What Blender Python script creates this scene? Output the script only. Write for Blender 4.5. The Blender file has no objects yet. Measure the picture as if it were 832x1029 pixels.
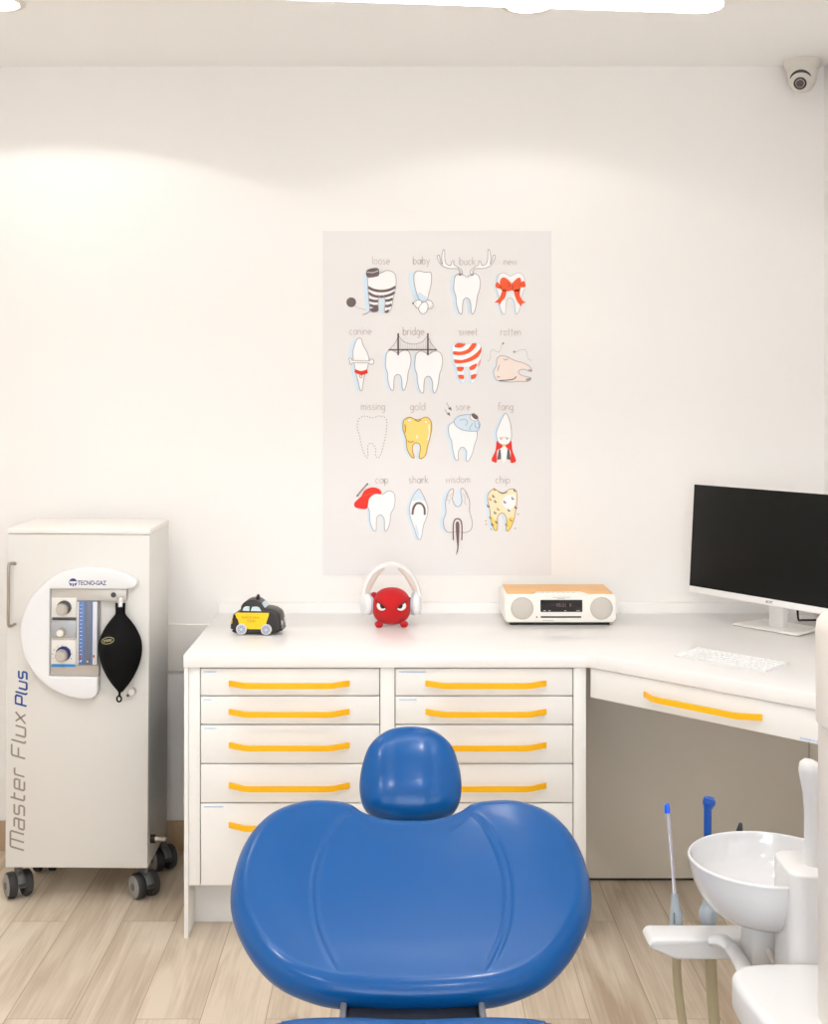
import bpy, bmesh, math, random
from mathutils import Vector, Matrix
random.seed(4)
S = bpy.context.scene
COL = S.collection
PI = math.pi
F = 1250.0                       # focal length in pixels of the 832 px wide frame
VX, VY, H = 400.0, 400.0, 1.5    # vanishing point and camera height

def at(px, py, Y):               # photo pixel at depth Y -> world point
    return Vector(((px - VX) / F * Y, Y, H - (py - VY) / F * Y))

# ------------------------------------------------------------------ materials
def lin(c):
    return tuple(((v/255)/12.92 if v/255 <= .04045 else ((v/255+.055)/1.055)**2.4) for v in c) + (1,)
MATS = {}
def mat(name, rgb, rough=.5, metal=0, bump=0, bscale=200, coat=0, trans=0, alpha=1, emit=None, estr=0, var=0, vscale=6, sheen=0, ior=None, spec=None):
    m = bpy.data.materials.new(name); m.use_nodes = True
    nt = m.node_tree; b = nt.nodes['Principled BSDF']
    b.inputs['Base Color'].default_value = lin(rgb)
    b.inputs['Roughness'].default_value = rough
    b.inputs['Metallic'].default_value = metal
    b.inputs['Coat Weight'].default_value = coat; b.inputs['Coat Roughness'].default_value = .16 if name == 'leather' else .03
    b.inputs['Transmission Weight'].default_value = trans
    b.inputs['Alpha'].default_value = alpha
    if spec is not None: b.inputs['Specular IOR Level'].default_value = spec
    if ior: b.inputs['IOR'].default_value = ior
    if sheen: b.inputs['Sheen Weight'].default_value = sheen
    if emit:
        b.inputs['Emission Color'].default_value = lin(emit); b.inputs['Emission Strength'].default_value = estr
    tc = nt.nodes.new('ShaderNodeTexCoord')
    if var:
        n = nt.nodes.new('ShaderNodeTexNoise'); n.inputs['Scale'].default_value = vscale; n.inputs['Detail'].default_value = 4
        nt.links.new(tc.outputs['Object'], n.inputs['Vector'])
        mx = nt.nodes.new('ShaderNodeMix'); mx.data_type = 'RGBA'
        c = lin(rgb); mx.inputs[6].default_value = tuple(max(0, x*(1-var)) for x in c[:3]) + (1,)
        mx.inputs[7].default_value = tuple(min(1, x*(1+var)) for x in c[:3]) + (1,)
        nt.links.new(n.outputs['Fac'], mx.inputs[0]); nt.links.new(mx.outputs[2], b.inputs['Base Color'])
    if bump:
        n = nt.nodes.new('ShaderNodeTexNoise'); n.inputs['Scale'].default_value = bscale; n.inputs['Detail'].default_value = 3
        nt.links.new(tc.outputs['Object'], n.inputs['Vector'])
        bp = nt.nodes.new('ShaderNodeBump'); bp.inputs['Strength'].default_value = bump; bp.inputs['Distance'].default_value = .001
        nt.links.new(n.outputs['Fac'], bp.inputs['Height']); nt.links.new(bp.outputs['Normal'], b.inputs['Normal'])
    MATS[name] = m
    return m

def wood_material(name, light, dark, plank=None, length=1.12, xoff=0, yoff=0, grain=1.0, rough=.45):
    m = bpy.data.materials.new(name); m.use_nodes = True
    nt = m.node_tree; L = nt.links; b = nt.nodes['Principled BSDF']; b.inputs['Roughness'].default_value = rough
    def N(t, **k):
        n = nt.nodes.new(t)
        for a, v in k.items(): setattr(n, a, v)
        return n
    def M(op, a, bb=None):
        n = N('ShaderNodeMath', operation=op)
        for i, v in enumerate((a, bb)):
            if v is None: continue
            if isinstance(v, (int, float)): n.inputs[i].default_value = v
            else: L.new(v, n.inputs[i])
        return n.outputs[0]
    tc = N('ShaderNodeTexCoord'); sp = N('ShaderNodeSeparateXYZ'); L.new(tc.outputs['Object'], sp.inputs[0])
    x, y = sp.outputs['X'], sp.outputs['Y']
    if plank:
        u = M('DIVIDE', M('SUBTRACT', x, xoff), plank)
        row = M('FLOOR', u); fu = M('SUBTRACT', u, row)
        v = M('ADD', M('DIVIDE', M('SUBTRACT', y, yoff), length), M('MULTIPLY', M('MODULO', M('ADD', row, 100), 2), .5))
        cell = M('FLOOR', v); fv = M('SUBTRACT', v, cell)
        cmb = N('ShaderNodeCombineXYZ'); L.new(row, cmb.inputs[0]); L.new(cell, cmb.inputs[1])
        wn = N('ShaderNodeTexWhiteNoise'); wn.noise_dimensions = '2D'; L.new(cmb.outputs[0], wn.inputs['Vector'])
        rnd = wn.outputs['Value']
    else:
        rnd = None
    gx = M('MULTIPLY', x, 9); gy = M('MULTIPLY', y, 1.3)
    if rnd is not None:
        gx = M('ADD', gx, M('MULTIPLY', rnd, 37)); gy = M('ADD', gy, M('MULTIPLY', rnd, 53))
    c2 = N('ShaderNodeCombineXYZ'); L.new(gx, c2.inputs[0]); L.new(gy, c2.inputs[1]); L.new(sp.outputs['Z'], c2.inputs[2])
    n1 = N('ShaderNodeTexNoise'); n1.inputs['Scale'].default_value = 1.2; n1.inputs['Detail'].default_value = 5; n1.inputs['Distortion'].default_value = .8
    L.new(c2.outputs[0], n1.inputs['Vector'])
    vm = N('ShaderNodeVectorMath', operation='MULTIPLY'); vm.inputs[1].default_value = (9, 1.5, 1); L.new(c2.outputs[0], vm.inputs[0])
    n2 = N('ShaderNodeTexNoise'); n2.inputs['Scale'].default_value = 1.5; n2.inputs['Detail'].default_value = 4; n2.inputs['Distortion'].default_value = .4
    L.new(vm.outputs[0], n2.inputs['Vector'])
    f = M('ADD', M('MULTIPLY', n1.outputs['Fac'], .75), M('MULTIPLY', n2.outputs['Fac'], .35))
    if rnd is not None: f = M('ADD', f, M('MULTIPLY', M('SUBTRACT', rnd, .5), .16))
    cr = N('ShaderNodeValToRGB'); cr.color_ramp.elements[0].position = .36; cr.color_ramp.elements[1].position = .66
    cr.color_ramp.elements[0].color = lin(dark); cr.color_ramp.elements[1].color = lin(light)
    L.new(f, cr.inputs['Fac'])
    out = cr.outputs['Color']
    # knots
    kv = N('ShaderNodeVectorMath', operation='MULTIPLY'); kv.inputs[1].default_value = (.55, .55*2.0, 1); L.new(c2.outputs[0], kv.inputs[0])
    vo = N('ShaderNodeTexVoronoi'); vo.inputs['Scale'].default_value = 1.0; L.new(kv.outputs[0], vo.inputs['Vector'])
    kk = N('ShaderNodeValToRGB'); kk.color_ramp.elements[0].position = .03; kk.color_ramp.elements[1].position = .11
    kk.color_ramp.elements[0].color = lin(tuple(c*.72 for c in dark)); kk.color_ramp.elements[1].color = (1, 1, 1, 1)
    L.new(vo.outputs['Distance'], kk.inputs['Fac'])
    mk = N('ShaderNodeMix', data_type='RGBA', blend_type='MULTIPLY'); mk.inputs[0].default_value = .55
    L.new(out, mk.inputs[6]); L.new(kk.outputs['Color'], mk.inputs[7]); out = mk.outputs[2]
    if plank:
        ed = M('MINIMUM', M('MULTIPLY', M('MINIMUM', fu, M('SUBTRACT', 1, fu)), plank), M('MULTIPLY', M('MINIMUM', fv, M('SUBTRACT', 1, fv)), length))
        jl = M('LESS_THAN', ed, .0011)
        mj = N('ShaderNodeMix', data_type='RGBA'); L.new(M('MULTIPLY', jl, .75), mj.inputs[0]); L.new(out, mj.inputs[6]); mj.inputs[7].default_value = lin((150, 126, 100))
        out = mj.outputs[2]
    L.new(out, b.inputs['Base Color'])
    bp = N('ShaderNodeBump'); bp.inputs['Strength'].default_value = .12; bp.inputs['Distance'].default_value = .002
    L.new(n2.outputs['Fac'], bp.inputs['Height']); L.new(bp.outputs['Normal'], b.inputs['Normal'])
    MATS[name] = m
    return m

wood_material('floor_planks', (222, 208, 188), (182, 162, 138), plank=.157, xoff=-.634, yoff=3.005)
wood_material('skirting_wood', (190, 164, 134), (160, 132, 104))
mat('wall_paint', (244, 241, 237), .85, bump=.05, bscale=250)
mat('ceiling_paint', (247, 246, 243), .9, bump=.04, bscale=200)
mat('trim_white', (240, 236, 230), .5)
mat('worktop', (241, 239, 237), .22, var=.004)
mat('laminate', (240, 239, 236), .42, bump=.02, bscale=500)
mat('laminate_edge', (245, 243, 240), .4)
mat('carcass', (120, 112, 102), .7)
mat('yellow', (255, 190, 0), .4)
mat('label_blue', (214, 226, 240), .6)
mat('label_ink', (168, 194, 232), .6)
mat('panel_beige', (232, 225, 212), .6, bump=.02, bscale=300)
mat('gap_shade', (52, 46, 40), .7)  # near-black that paints the shadow gap below the back panels
mat('machine_white', (222, 219, 213), .42, bump=.03, bscale=600)
mat('fascia_white', (232, 232, 233), .3)
mat('panel_metal', (196, 190, 182), .38, metal=.35)
mat('panel_grey', (178, 180, 184), .4, metal=.3)
mat('dial_white', (232, 229, 222), .45)
mat('knob_metal', (200, 192, 182), .35, metal=.55)
mat('knob_dark', (64, 66, 72), .4)
mat('steel', (176, 166, 154), .3, metal=.85)
mat('chrome', (215, 215, 215), .15, metal=1)
mat('flow_block', (150, 168, 196), .15, alpha=.75, coat=.4)
mat('flow_blue', (96, 128, 186), .25)
mat('flow_light', (214, 214, 216), .2)
mat('flow_dark', (112, 120, 136), .3)
mat('red_dot', (196, 76, 52), .5)
mat('sky_blue', (28, 140, 214), .4)
mat('navy', (30, 46, 110), .5)
mat('text_grey', (152, 142, 132), .5)
mat('text_blue', (32, 76, 150), .5)
mat('rubber_black', (13, 13, 14), .7, bump=.15, bscale=120, spec=.15)
mat('logo_cream', (206, 200, 150), .6)
mat('caster_grey', (92, 92, 92), .5)
mat('caster_disc', (146, 144, 140), .5)
mat('caster_dark', (48, 48, 50), .6)
mat('leather', (0, 80, 146), .3, bump=.12, bscale=420, spec=.25, coat=.22)
mat('bracket_dark', (24, 26, 32), .45)
mat('bracket_grey', (150, 150, 152), .4, metal=.6)
mat('unit_white', (217, 216, 215), .3)
mat('ceramic', (212, 212, 213), .12, coat=.5)
mat('post_white', (214, 207, 198), .35)
mat('clear_tube', (206, 202, 212), .2, alpha=.8)
mat('wire_white', (236, 232, 240), .3)
mat('tip_blue', (0, 92, 232), .35)
mat('tube_blue', (4, 74, 160), .4)
mat('grey_translucent', (178, 188, 196), .25, alpha=.8)
mat('connector_slot', (118, 126, 134), .4)
mat('tip_black', (40, 40, 44), .4)
mat('hose', (178, 164, 134), .55)
mat('screen', (13, 13, 11), .3, spec=.2)
mat('monitor_white', (240, 238, 235), .35)
mat('base_edge', (128, 120, 114), .5)
mat('aluminium', (226, 226, 226), .4, metal=.2)
mat('key_white', (246, 246, 246), .45)
mat('radio_white', (243, 239, 231), .35)
mat('radio_wood', (240, 190, 128), .5, var=.08, vscale=12)
mat('grille', (206, 200, 190), .7, bump=.5, bscale=900)
mat('grille_ring', (190, 184, 174), .6)
mat('display', (28, 24, 24), .18)
mat('digit', (128, 104, 100), .5, emit=(220, 150, 140), estr=.03)
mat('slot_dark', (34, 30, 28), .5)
mat('ink_soft', (200, 194, 186), .6)
mat('taxi_black', (40, 36, 36), .38)
mat('taxi_yellow', (252, 204, 20), .42)
mat('taxi_ink', (150, 112, 10), .6)
mat('taxi_glass', (206, 224, 232), .3)
mat('taxi_white', (208, 208, 208), .4)
mat('taxi_hub', (150, 158, 186), .4)
mat('plush_red', (196, 20, 26), .95, bump=.6, bscale=500, sheen=.15)
mat('plush_dark_red', (168, 22, 28), .95, bump=.6, bscale=500, sheen=.4)
mat('eye_white', (240, 238, 232), .5)
mat('eye_black', (24, 20, 20), .4)
mat('phones_white', (236, 236, 236), .4)
mat('phones_pad', (230, 220, 208), .75, bump=.2, bscale=500)
mat('phones_grey', (186, 190, 194), .5)
mat('camera_white', (220, 214, 206), .45)
mat('camera_dark', (40, 36, 34), .3)
mat('camera_lens', (92, 84, 82), .15)
mat('lamp_body', (236, 234, 230), .4)
mat('lamp_glow', (255, 255, 255), .5, emit=(250, 250, 253), estr=14)
mat('spot_glow', (255, 255, 255), .5, emit=(255, 244, 228), estr=14)
mat('paper', (233, 230, 228), .6)
mat('p_white', (246, 245, 244), .75)
mat('p_shadow', (214, 231, 243), .75)
mat('p_ink', (172, 163, 163), .75)
mat('p_soft', (204, 196, 194), .75)
mat('p_brown', (112, 98, 98), .75)
mat('p_text', (204, 191, 187), .75)
mat('p_orange', (244, 92, 48), .75)
mat('p_red', (238, 54, 40), .75)
mat('p_redline', (206, 60, 40), .75)
mat('p_gold', (248, 219, 124), .75)
mat('p_goldink', (196, 150, 74), .75)
mat('p_ice', (216, 230, 240), .75)
mat('p_iceink', (150, 178, 200), .75)
mat('p_cream', (246, 232, 196), .75)
mat('p_pink', (244, 228, 218), .75)
mat('glass', (245, 250, 252), .02, trans=1, ior=1.1)

# ------------------------------------------------------------------ objects
WM = {}
def tag(o, label=None, cat=None, group=None, kind=None):
    if label: o['label'] = label
    if cat: o['category'] = cat
    if group: o['group'] = group
    if kind: o['kind'] = kind
    return o
def thing(name, label, cat, loc=(0, 0, 0), rz=0, group=None):
    o = bpy.data.objects.new(name, None); COL.objects.link(o); o.empty_display_size = .05
    o.location = loc; o.rotation_euler = (0, 0, rz)
    WM[o.name] = Matrix.Translation(loc) @ Matrix.Rotation(rz, 4, 'Z')
    return tag(o, label, cat, group)

class MB:
    """collects shapes into one mesh"""
    def __init__(self):
        self.v = []; self.f = []; self.mi = []; self.mats = []
    def m(self, name):
        if name not in self.mats: self.mats.append(name)
        return self.mats.index(name)
    def add(self, vs, fs, mname, T=None):
        o = len(self.v); k = self.m(mname)
        for p in vs:
            p = Vector(p)
            self.v.append(T @ p if T is not None else p)
        for f in fs:
            self.f.append([i+o for i in f]); self.mi.append(k)
        return self
    def box(self, lo, hi, m, bev=0, T=None, seg=2):
        bm = bmesh.new(); bmesh.ops.create_cube(bm, size=1)
        lo = Vector(lo); hi = Vector(hi); c = (lo+hi)/2; s = hi-lo
        for q in bm.verts: q.co = Vector((q.co.x*s.x, q.co.y*s.y, q.co.z*s.z)) + c
        if bev > 0:
            bev = min(bev, min(abs(x) for x in s)*.49)
            bmesh.ops.bevel(bm, geom=bm.edges[:], offset=bev, segments=seg, profile=.5, affect='EDGES')
        bm.verts.index_update()
        self.add([q.co.copy() for q in bm.verts], [[q.index for q in f.verts] for f in bm.faces], m, T); bm.free()
        return self
    def prism(self, poly, z0, z1, m, T=None, bev=0, seg=2):
        bm = bmesh.new()
        a = [bm.verts.new((p[0], p[1], z0)) for p in poly]
        f = bm.faces.new(a); f.normal_update()
        if f.normal.z > 0: bmesh.ops.reverse_faces(bm, faces=[f])
        r = bmesh.ops.extrude_face_region(bm, geom=[f])
        for e in r['geom']:
            if isinstance(e, bmesh.types.BMVert): e.co.z = z1
        bmesh.ops.recalc_face_normals(bm, faces=bm.faces[:])
        if bev: bmesh.ops.bevel(bm, geom=bm.edges[:], offset=bev, segments=seg, profile=.5, affect='EDGES')
        bm.verts.index_update()
        self.add([q.co.copy() for q in bm.verts], [[q.index for q in g.verts] for g in bm.faces], m, T); bm.free()
        return self
    def tube(self, pts, r, m, n=14, T=None, cap=True, closed=False, squash=None):
        pts = [Vector(p) for p in pts]; N = len(pts)
        rs = r if isinstance(r, (list, tuple)) else [r]*N
        vs = []; fs = []; up = None
        for i, p in enumerate(pts):
            a = pts[(i-1) % N] if (closed or i > 0) else pts[i]
            b = pts[(i+1) % N] if (closed or i < N-1) else pts[i]
            t = (b-a).normalized()
            if up is None:
                up = Vector((0, 0, 1)) if abs(t.z) < .9 else Vector((0, 1, 0))
            x = (up - t*up.dot(t)).normalized(); y = t.cross(x); up = x
            for k in range(n):
                g = 2*PI*k/n
                sx, sy = squash if squash else (1, 1)
                vs.append(p + x*math.cos(g)*rs[i]*sx + y*math.sin(g)*rs[i]*sy)
        for i in range(N if closed else N-1):
            for k in range(n):
                a = i*n+k; b = i*n+(k+1) % n; j = (i+1) % N
                fs.append([a, b, j*n+(k+1) % n, j*n+k])
        if cap and not closed:
            fs.append(list(range(n))[::-1]); fs.append([(N-1)*n+k for k in range(n)])
        return self.add(vs, fs, m, T)
    def lathe(self, prof, m, n=40, T=None, cx=0, cy=0, sx=1, sy=1):
        vs = []; fs = []; N = len(prof)
        for r, z in prof:
            for k in range(n):
                g = 2*PI*k/n
                vs.append((cx+math.cos(g)*max(r, 1e-5)*sx, cy+math.sin(g)*max(r, 1e-5)*sy, z))
        for i in range(N-1):
            for k in range(n):
                fs.append([i*n+k, i*n+(k+1) % n, (i+1)*n+(k+1) % n, (i+1)*n+k])
        if prof[0][0] > 1e-4: fs.append(list(range(n))[::-1])
        if prof[-1][0] > 1e-4: fs.append([(N-1)*n+k for k in range(n)])
        return self.add(vs, fs, m, T)
    def ball(self, c, r, m, T=None, n=24, k=14):
        r = r if isinstance(r, (tuple, list)) else (r, r, r)
        vs = []; fs = []
        for i in range(k+1):
            a = -PI/2 + PI*i/k
            for j in range(n):
                g = 2*PI*j/n; q = max(math.cos(a), 1e-4)
                vs.append((c[0]+r[0]*q*math.cos(g), c[1]+r[1]*q*math.sin(g), c[2]+r[2]*math.sin(a)))
        for i in range(k):
            for j in range(n):
                fs.append([i*n+j, i*n+(j+1) % n, (i+1)*n+(j+1) % n, (i+1)*n+j])
        return self.add(vs, fs, m, T)
    def pillow(self, line, half, r, m, T=None, nphi=7, cap='polar', rings=10, fn=None, bfn=None, ry=None):
        """solid with rounded rim; line = closed centre-line (r inside the outline), z is the thickness axis"""
        n = len(line); P = [Vector((p[0], p[1], 0)) for p in line]
        area = sum(P[i].x*P[(i+1) % n].y - P[(i+1) % n].x*P[i].y for i in range(n))
        if area < 0: P.reverse()
        nor = []
        for i in range(n):
            t = (P[(i+1) % n]-P[i-1]).normalized(); nor.append(Vector((t.y, -t.x, 0)))
        ry = ry or r
        vs = []; fs = []; ringsidx = []
        for j in range(-nphi, nphi+1):
            if half > ry and j == 0: continue
            a = PI/2*j/nphi; z = (half-ry)*(1 if j > 0 else -1 if j < 0 else 0) + ry*math.sin(a)
            ringsidx.append(len(vs))
            for i in range(n): q = P[i]+nor[i]*r*math.cos(a); vs.append(Vector((q.x, q.y, z)))
        if half > ry:
            pass
        for a, b in zip(ringsidx[:-1], ringsidx[1:]):
            for i in range(n):
                k = (i+1) % n; fs.append([a+i, a+k, b+k, b+i])
        c = sum(P, Vector())/n
        for sgn in (1, -1):
            base = ringsidx[-1] if sgn > 0 else ringsidx[0]
            if cap == 'polar':
                prev = base; ff = fn if sgn > 0 else bfn
                for s in range(1, rings):
                    t = 1-s/rings; st = len(vs)
                    for i in range(n):
                        q = c + (P[i]-c)*t
                        z = half + (ff(q.x, q.y, t) if ff else 0)
                        vs.append(Vector((q.x, q.y, sgn*z)))
                    for i in range(n):
                        k = (i+1) % n; fs.append([prev+i, prev+k, st+k, st+i] if sgn > 0 else [prev+k, prev+i, st+i, st+k])
                    prev = st
                st = len(vs); vs.append(Vector((c.x, c.y, sgn*(half+(ff(c.x, c.y, 0) if ff else 0)))))
                for i in range(n):
                    k = (i+1) % n; fs.append([prev+i, prev+k, st] if sgn > 0 else [prev+k, prev+i, st])
            else:
                f = list(range(base, base+n)); fs.append(f if sgn > 0 else f[::-1])
        return self.add(vs, fs, m, T)
    def build(self, name, parent=None, world=False, angle=35, smooth=True):
        me = bpy.data.meshes.new(name)
        vs = self.v
        if parent is not None and world:
            I = WM[parent.name].inverted(); vs = [I @ p for p in vs]
        me.from_pydata([tuple(p) for p in vs], [], self.f)
        for k in self.mats: me.materials.append(MATS[k])
        me.polygons.foreach_set('material_index', self.mi)
        bm = bmesh.new(); bm.from_mesh(me)
        if any(len(f.verts) > 4 for f in bm.faces):
            bmesh.ops.triangulate(bm, faces=[f for f in bm.faces if len(f.verts) > 4])
        bm.to_mesh(me); bm.free()
        me.validate(); me.update()
        if smooth:
            me.shade_smooth(); me.set_sharp_from_angle(angle=math.radians(angle))
        o = bpy.data.objects.new(name, me); COL.objects.link(o)
        if parent is not None:
            o.parent = parent; WM[o.name] = WM[parent.name]
        else:
            WM[o.name] = Matrix()
        return o
def struct(name, mb):
    return tag(mb.build(name), kind='structure')

def spline(pts, n=8, closed=True):
    P = [Vector((p[0], p[1], p[2] if len(p) > 2 else 0)) for p in pts]; out = []; N = len(P)
    for i in range(N if closed else N-1):
        if closed: a, b, c, d = P[i-1], P[i], P[(i+1) % N], P[(i+2) % N]
        else: a, b, c, d = P[max(i-1, 0)], P[i], P[i+1], P[min(i+2, N-1)]
        for k in range(n):
            t = k/n
            out.append(.5*((2*b)+(c-a)*t+(2*a-5*b+4*c-d)*t*t+(3*b-a-3*c+d)*t**3))
    if not closed: out.append(P[-1])
    return out
def inset(line, r):
    n = len(line); area = sum(line[i].x*line[(i+1) % n].y-line[(i+1) % n].x*line[i].y for i in range(n)); s = 1 if area > 0 else -1
    out = []
    for i in range(n):
        t = (line[(i+1) % n]-line[i-1]).normalized()
        rr = r(line[i]) if callable(r) else r
        out.append(line[i]-Vector((t.y, -t.x, 0))*rr*s)
    return out
def rrect(w, h, r, n=6, cx=0, cy=0):
    o = []
    for x, y, a in ((1, 1, 0), (-1, 1, 90), (-1, -1, 180), (1, -1, 270)):
        for k in range(n+1):
            g = math.radians(a+90*k/n); o.append((cx+x*(w/2-r)+r*math.cos(g), cy+y*(h/2-r)+r*math.sin(g)))
    return [Vector((p[0], p[1], 0)) for p in o]
def frame(o, x, y, z):           # matrix from origin and axes
    M = Matrix.Identity(4)
    for i, a in enumerate((x, y, z)):
        a = Vector(a)
        for k in range(3): M[k][i] = a[k]
    for k in range(3): M[k][3] = o[k]
    return M
FRONT = lambda o: frame(o, (1, 0, 0), (0, 0, 1), (0, -1, 0))   # x right, y up, z towards the camera

def text_mesh(s, bold=0, extr=0):
    cu = bpy.data.curves.new('lettering', 'FONT'); cu.body = s; cu.offset = bold; cu.align_x = 'CENTER'; cu.align_y = 'CENTER'; cu.size = 1; cu.extrude = extr
    ob = bpy.data.objects.new('lettering', cu); COL.objects.link(ob)
    dg = bpy.context.evaluated_depsgraph_get(); me = bpy.data.meshes.new_from_object(ob.evaluated_get(dg))
    vs = [q.co.copy() for q in me.vertices]; fs = [list(p.vertices) for p in me.polygons]
    bpy.data.objects.remove(ob); bpy.data.curves.remove(cu); bpy.data.meshes.remove(me)
    return vs, fs
def put_text(mb, s, w, h, m, T, bold=0):
    vs, fs = text_mesh(s, bold)
    x0 = min(v.x for v in vs); x1 = max(v.x for v in vs); y0 = min(v.y for v in vs); y1 = max(v.y for v in vs)
    k = w/(x1-x0); ky = h/(y1-y0)
    mb.add([((v.x-(x0+x1)/2)*k, (v.y-(y0+y1)/2)*ky, 0) for v in vs], fs, m, T)

def ribbon(pts, w, closed=False):
    P = [Vector((p[0], p[1], 0)) for p in pts]; N = len(P); vs = []; fs = []
    for i in range(N):
        a = P[i-1] if (closed or i) else P[i]; b = P[(i+1) % N] if (closed or i < N-1) else P[i]
        t = b-a
        t = t.normalized() if t.length > 1e-9 else Vector((1, 0, 0))
        nn = Vector((-t.y, t.x, 0))*w/2
        if 0 < i < N-1 or closed:
            d1 = (P[i]-P[i-1]); d2 = (P[(i+1) % N]-P[i])
            if d1.length > 1e-9 and d2.length > 1e-9:
                c = max(.5, math.cos(d1.angle(d2)/2)); nn = nn/c
        vs += [P[i]+nn, P[i]-nn]
    for i in range(N if closed else N-1):
        j = (i+1) % N; fs.append([2*i, 2*i+1, 2*j+1, 2*j])
    return vs, fs

def arc(cx, cy, rx, ry, a0, a1, n=12):
    return [(cx+rx*math.cos(math.radians(a0+(a1-a0)*k/n)), cy+ry*math.sin(math.radians(a0+(a1-a0)*k/n))) for k in range(n+1)]
O = arc(.4, .5, .4, .5, 0, 360, 20)
HAND = {
 'a': (.8, [O, [(.8, 1), (.8, 0)]]), 'b': (.8, [[(0, 1.7), (0, 0)], O]), 'c': (.7, [arc(.4, .5, .4, .5, 50, 310)]),
 'd': (.8, [O, [(.8, 1.7), (.8, 0)]]), 'e': (.8, [[(0, .52), (.8, .52)] + arc(.4, .5, .4, .5, 2, 310)[0:]]),
 'f': (.5, [arc(.5, 1.4, .3, .3, 60, 180) + [(.2, -.1)], [(0, 1), (.5, 1)]]),
 'g': (.8, [O, [(.8, 1)] + [(.8, -.25)] + arc(.45, -.25, .35, .35, 0, -150)]),
 'h': (.7, [[(0, 1.7), (0, 0)], [(0, .5)] + arc(.35, .6, .35, .4, 180, 0) + [(.7, 0)]]),
 'i': (.1, [[(.05, 1), (.05, 0)], [(.05, 1.38), (.05, 1.52)]]), 'k': (.65, [[(0, 1.7), (0, 0)], [(.6, 1), (0, .42)], [(.2, .6), (.65, 0)]]),
 'l': (.1, [[(.05, 1.7), (.05, 0)]]),
 'm': (1.2, [[(0, 1), (0, 0)], [(0, .5)] + arc(.3, .65, .3, .35, 180, 0) + [(.6, 0)], [(.6, .5)] + arc(.9, .65, .3, .35, 180, 0) + [(1.2, 0)]]),
 'n': (.7, [[(0, 1), (0, 0)], [(0, .5)] + arc(.35, .6, .35, .4, 180, 0) + [(.7, 0)]]), 'o': (.8, [O]),
 'p': (.8, [[(0, 1), (0, -.65)], O]), 'r': (.5, [[(0, 1), (0, 0)], [(0, .55)] + arc(.35, .6, .35, .4, 180, 60)]),
 's': (.6, [arc(.3, .75, .28, .25, 40, 260) + arc(.3, .25, .3, .25, 90, -150)]),
 't': (.5, [[(.22, 1.55), (.22, .1), (.3, 0), (.45, 0)], [(0, 1), (.5, 1)]]),
 'u': (.7, [[(0, 1)] + arc(.35, .4, .35, .4, 180, 360) + [(.7, 1)], [(.7, .4), (.7, 0)]]),
 'w': (1.1, [[(0, 1), (.27, 0), (.55, .9), (.83, 0), (1.1, 1)]]), 'y': (.75, [[(0, 1), (.4, .05)], [(.75, 1), (.15, -.65)]]),
}
SQUARE = {
 'M': (1.35, [[(0, 0), (0, 1.3), (.08, 1.38), (1.27, 1.38), (1.35, 1.3), (1.35, 0)], [(.67, 1.38), (.67, 0)]]),
 'a': (.8, [[(.05, 1), (.72, 1), (.8, .92), (.8, 0), (.08, 0), (0, .08), (0, .46), (.08, .54), (.8, .54)]]),
 's': (.8, [[(.78, 1), (.08, 1), (0, .92), (0, .6), (.08, .52), (.72, .52), (.8, .44), (.8, .08), (.72, 0), (0, 0)]]),
 't': (.6, [[(.12, 1.4), (.12, .08), (.2, 0), (.6, 0)], [(.12, 1), (.6, 1)]]),
 'e': (.8, [[(0, .5), (.8, .5), (.8, .92), (.72, 1), (.08, 1), (0, .92), (0, .08), (.08, 0), (.78, 0)]]),
 'r': (.55, [[(0, 0), (0, .92), (.08, 1), (.55, 1)]]),
 'F': (.95, [[(0, 0), (0, 1.3), (.08, 1.38), (.95, 1.38)], [(0, .7), (.8, .7)]]),
 'l': (.15, [[(0, 1.42), (0, .08), (.08, 0), (.2, 0)]]),
 'u': (.8, [[(0, 1), (0, .08), (.08, 0), (.8, 0)], [(.8, 1), (.8, 0)]]),
 'x': (.8, [[(0, 1), (.8, 0)], [(.8, 1), (0, 0)]]),
 'P': (.95, [[(0, 0), (0, 1.38), (.87, 1.38), (.95, 1.3), (.95, .68), (.87, .6), (0, .6)]]), ' ': (.55, []),
}
def stroke_word(s, font, gap=.3, slant=0):
    x = 0; out = []
    for ch in s:
        w, st = font[ch]
        for line in st: out.append([(x+p[0]+slant*p[1], p[1]) for p in line])
        x += w+gap
    return out, x-gap

# ------------------------------------------------------------------ room
WB, XR, XL, YF, CH = 4.125, 1.412, -2.2, -1.6, 2.6
floor = struct('floor', MB().box((XL-.1, YF-.1, -.05), (XR+.1, WB+.1, 0), 'floor_planks'))
struct('ceiling', MB().box((XL-.1, YF-.1, CH), (XR+.1, WB+.1, CH+.08), 'ceiling_paint'))
struct('wall_back', MB().box((XL-.1, WB, 0), (XR+.1, WB+.1, CH), 'wall_paint'))
struct('wall_right', MB().box((XR, YF, 0), (XR+.1, WB, CH), 'wall_paint'))
struct('wall_left', MB().box((XL-.1, YF, 0), (XL, WB, CH), 'wall_paint'))
WX0, WX1, WZ0, WZ1 = -1.3, 1.2, .85, 2.25
w = MB()
w.box((XL-.1, YF-.1, 0), (WX0, YF, CH), 'wall_paint').box((WX1, YF-.1, 0), (XR+.1, YF, CH), 'wall_paint')
w.box((WX0, YF-.1, 0), (WX1, YF, WZ0), 'wall_paint').box((WX0, YF-.1, WZ1), (WX1, YF, CH), 'wall_paint')
struct('wall_front', w)
w = MB()
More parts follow.
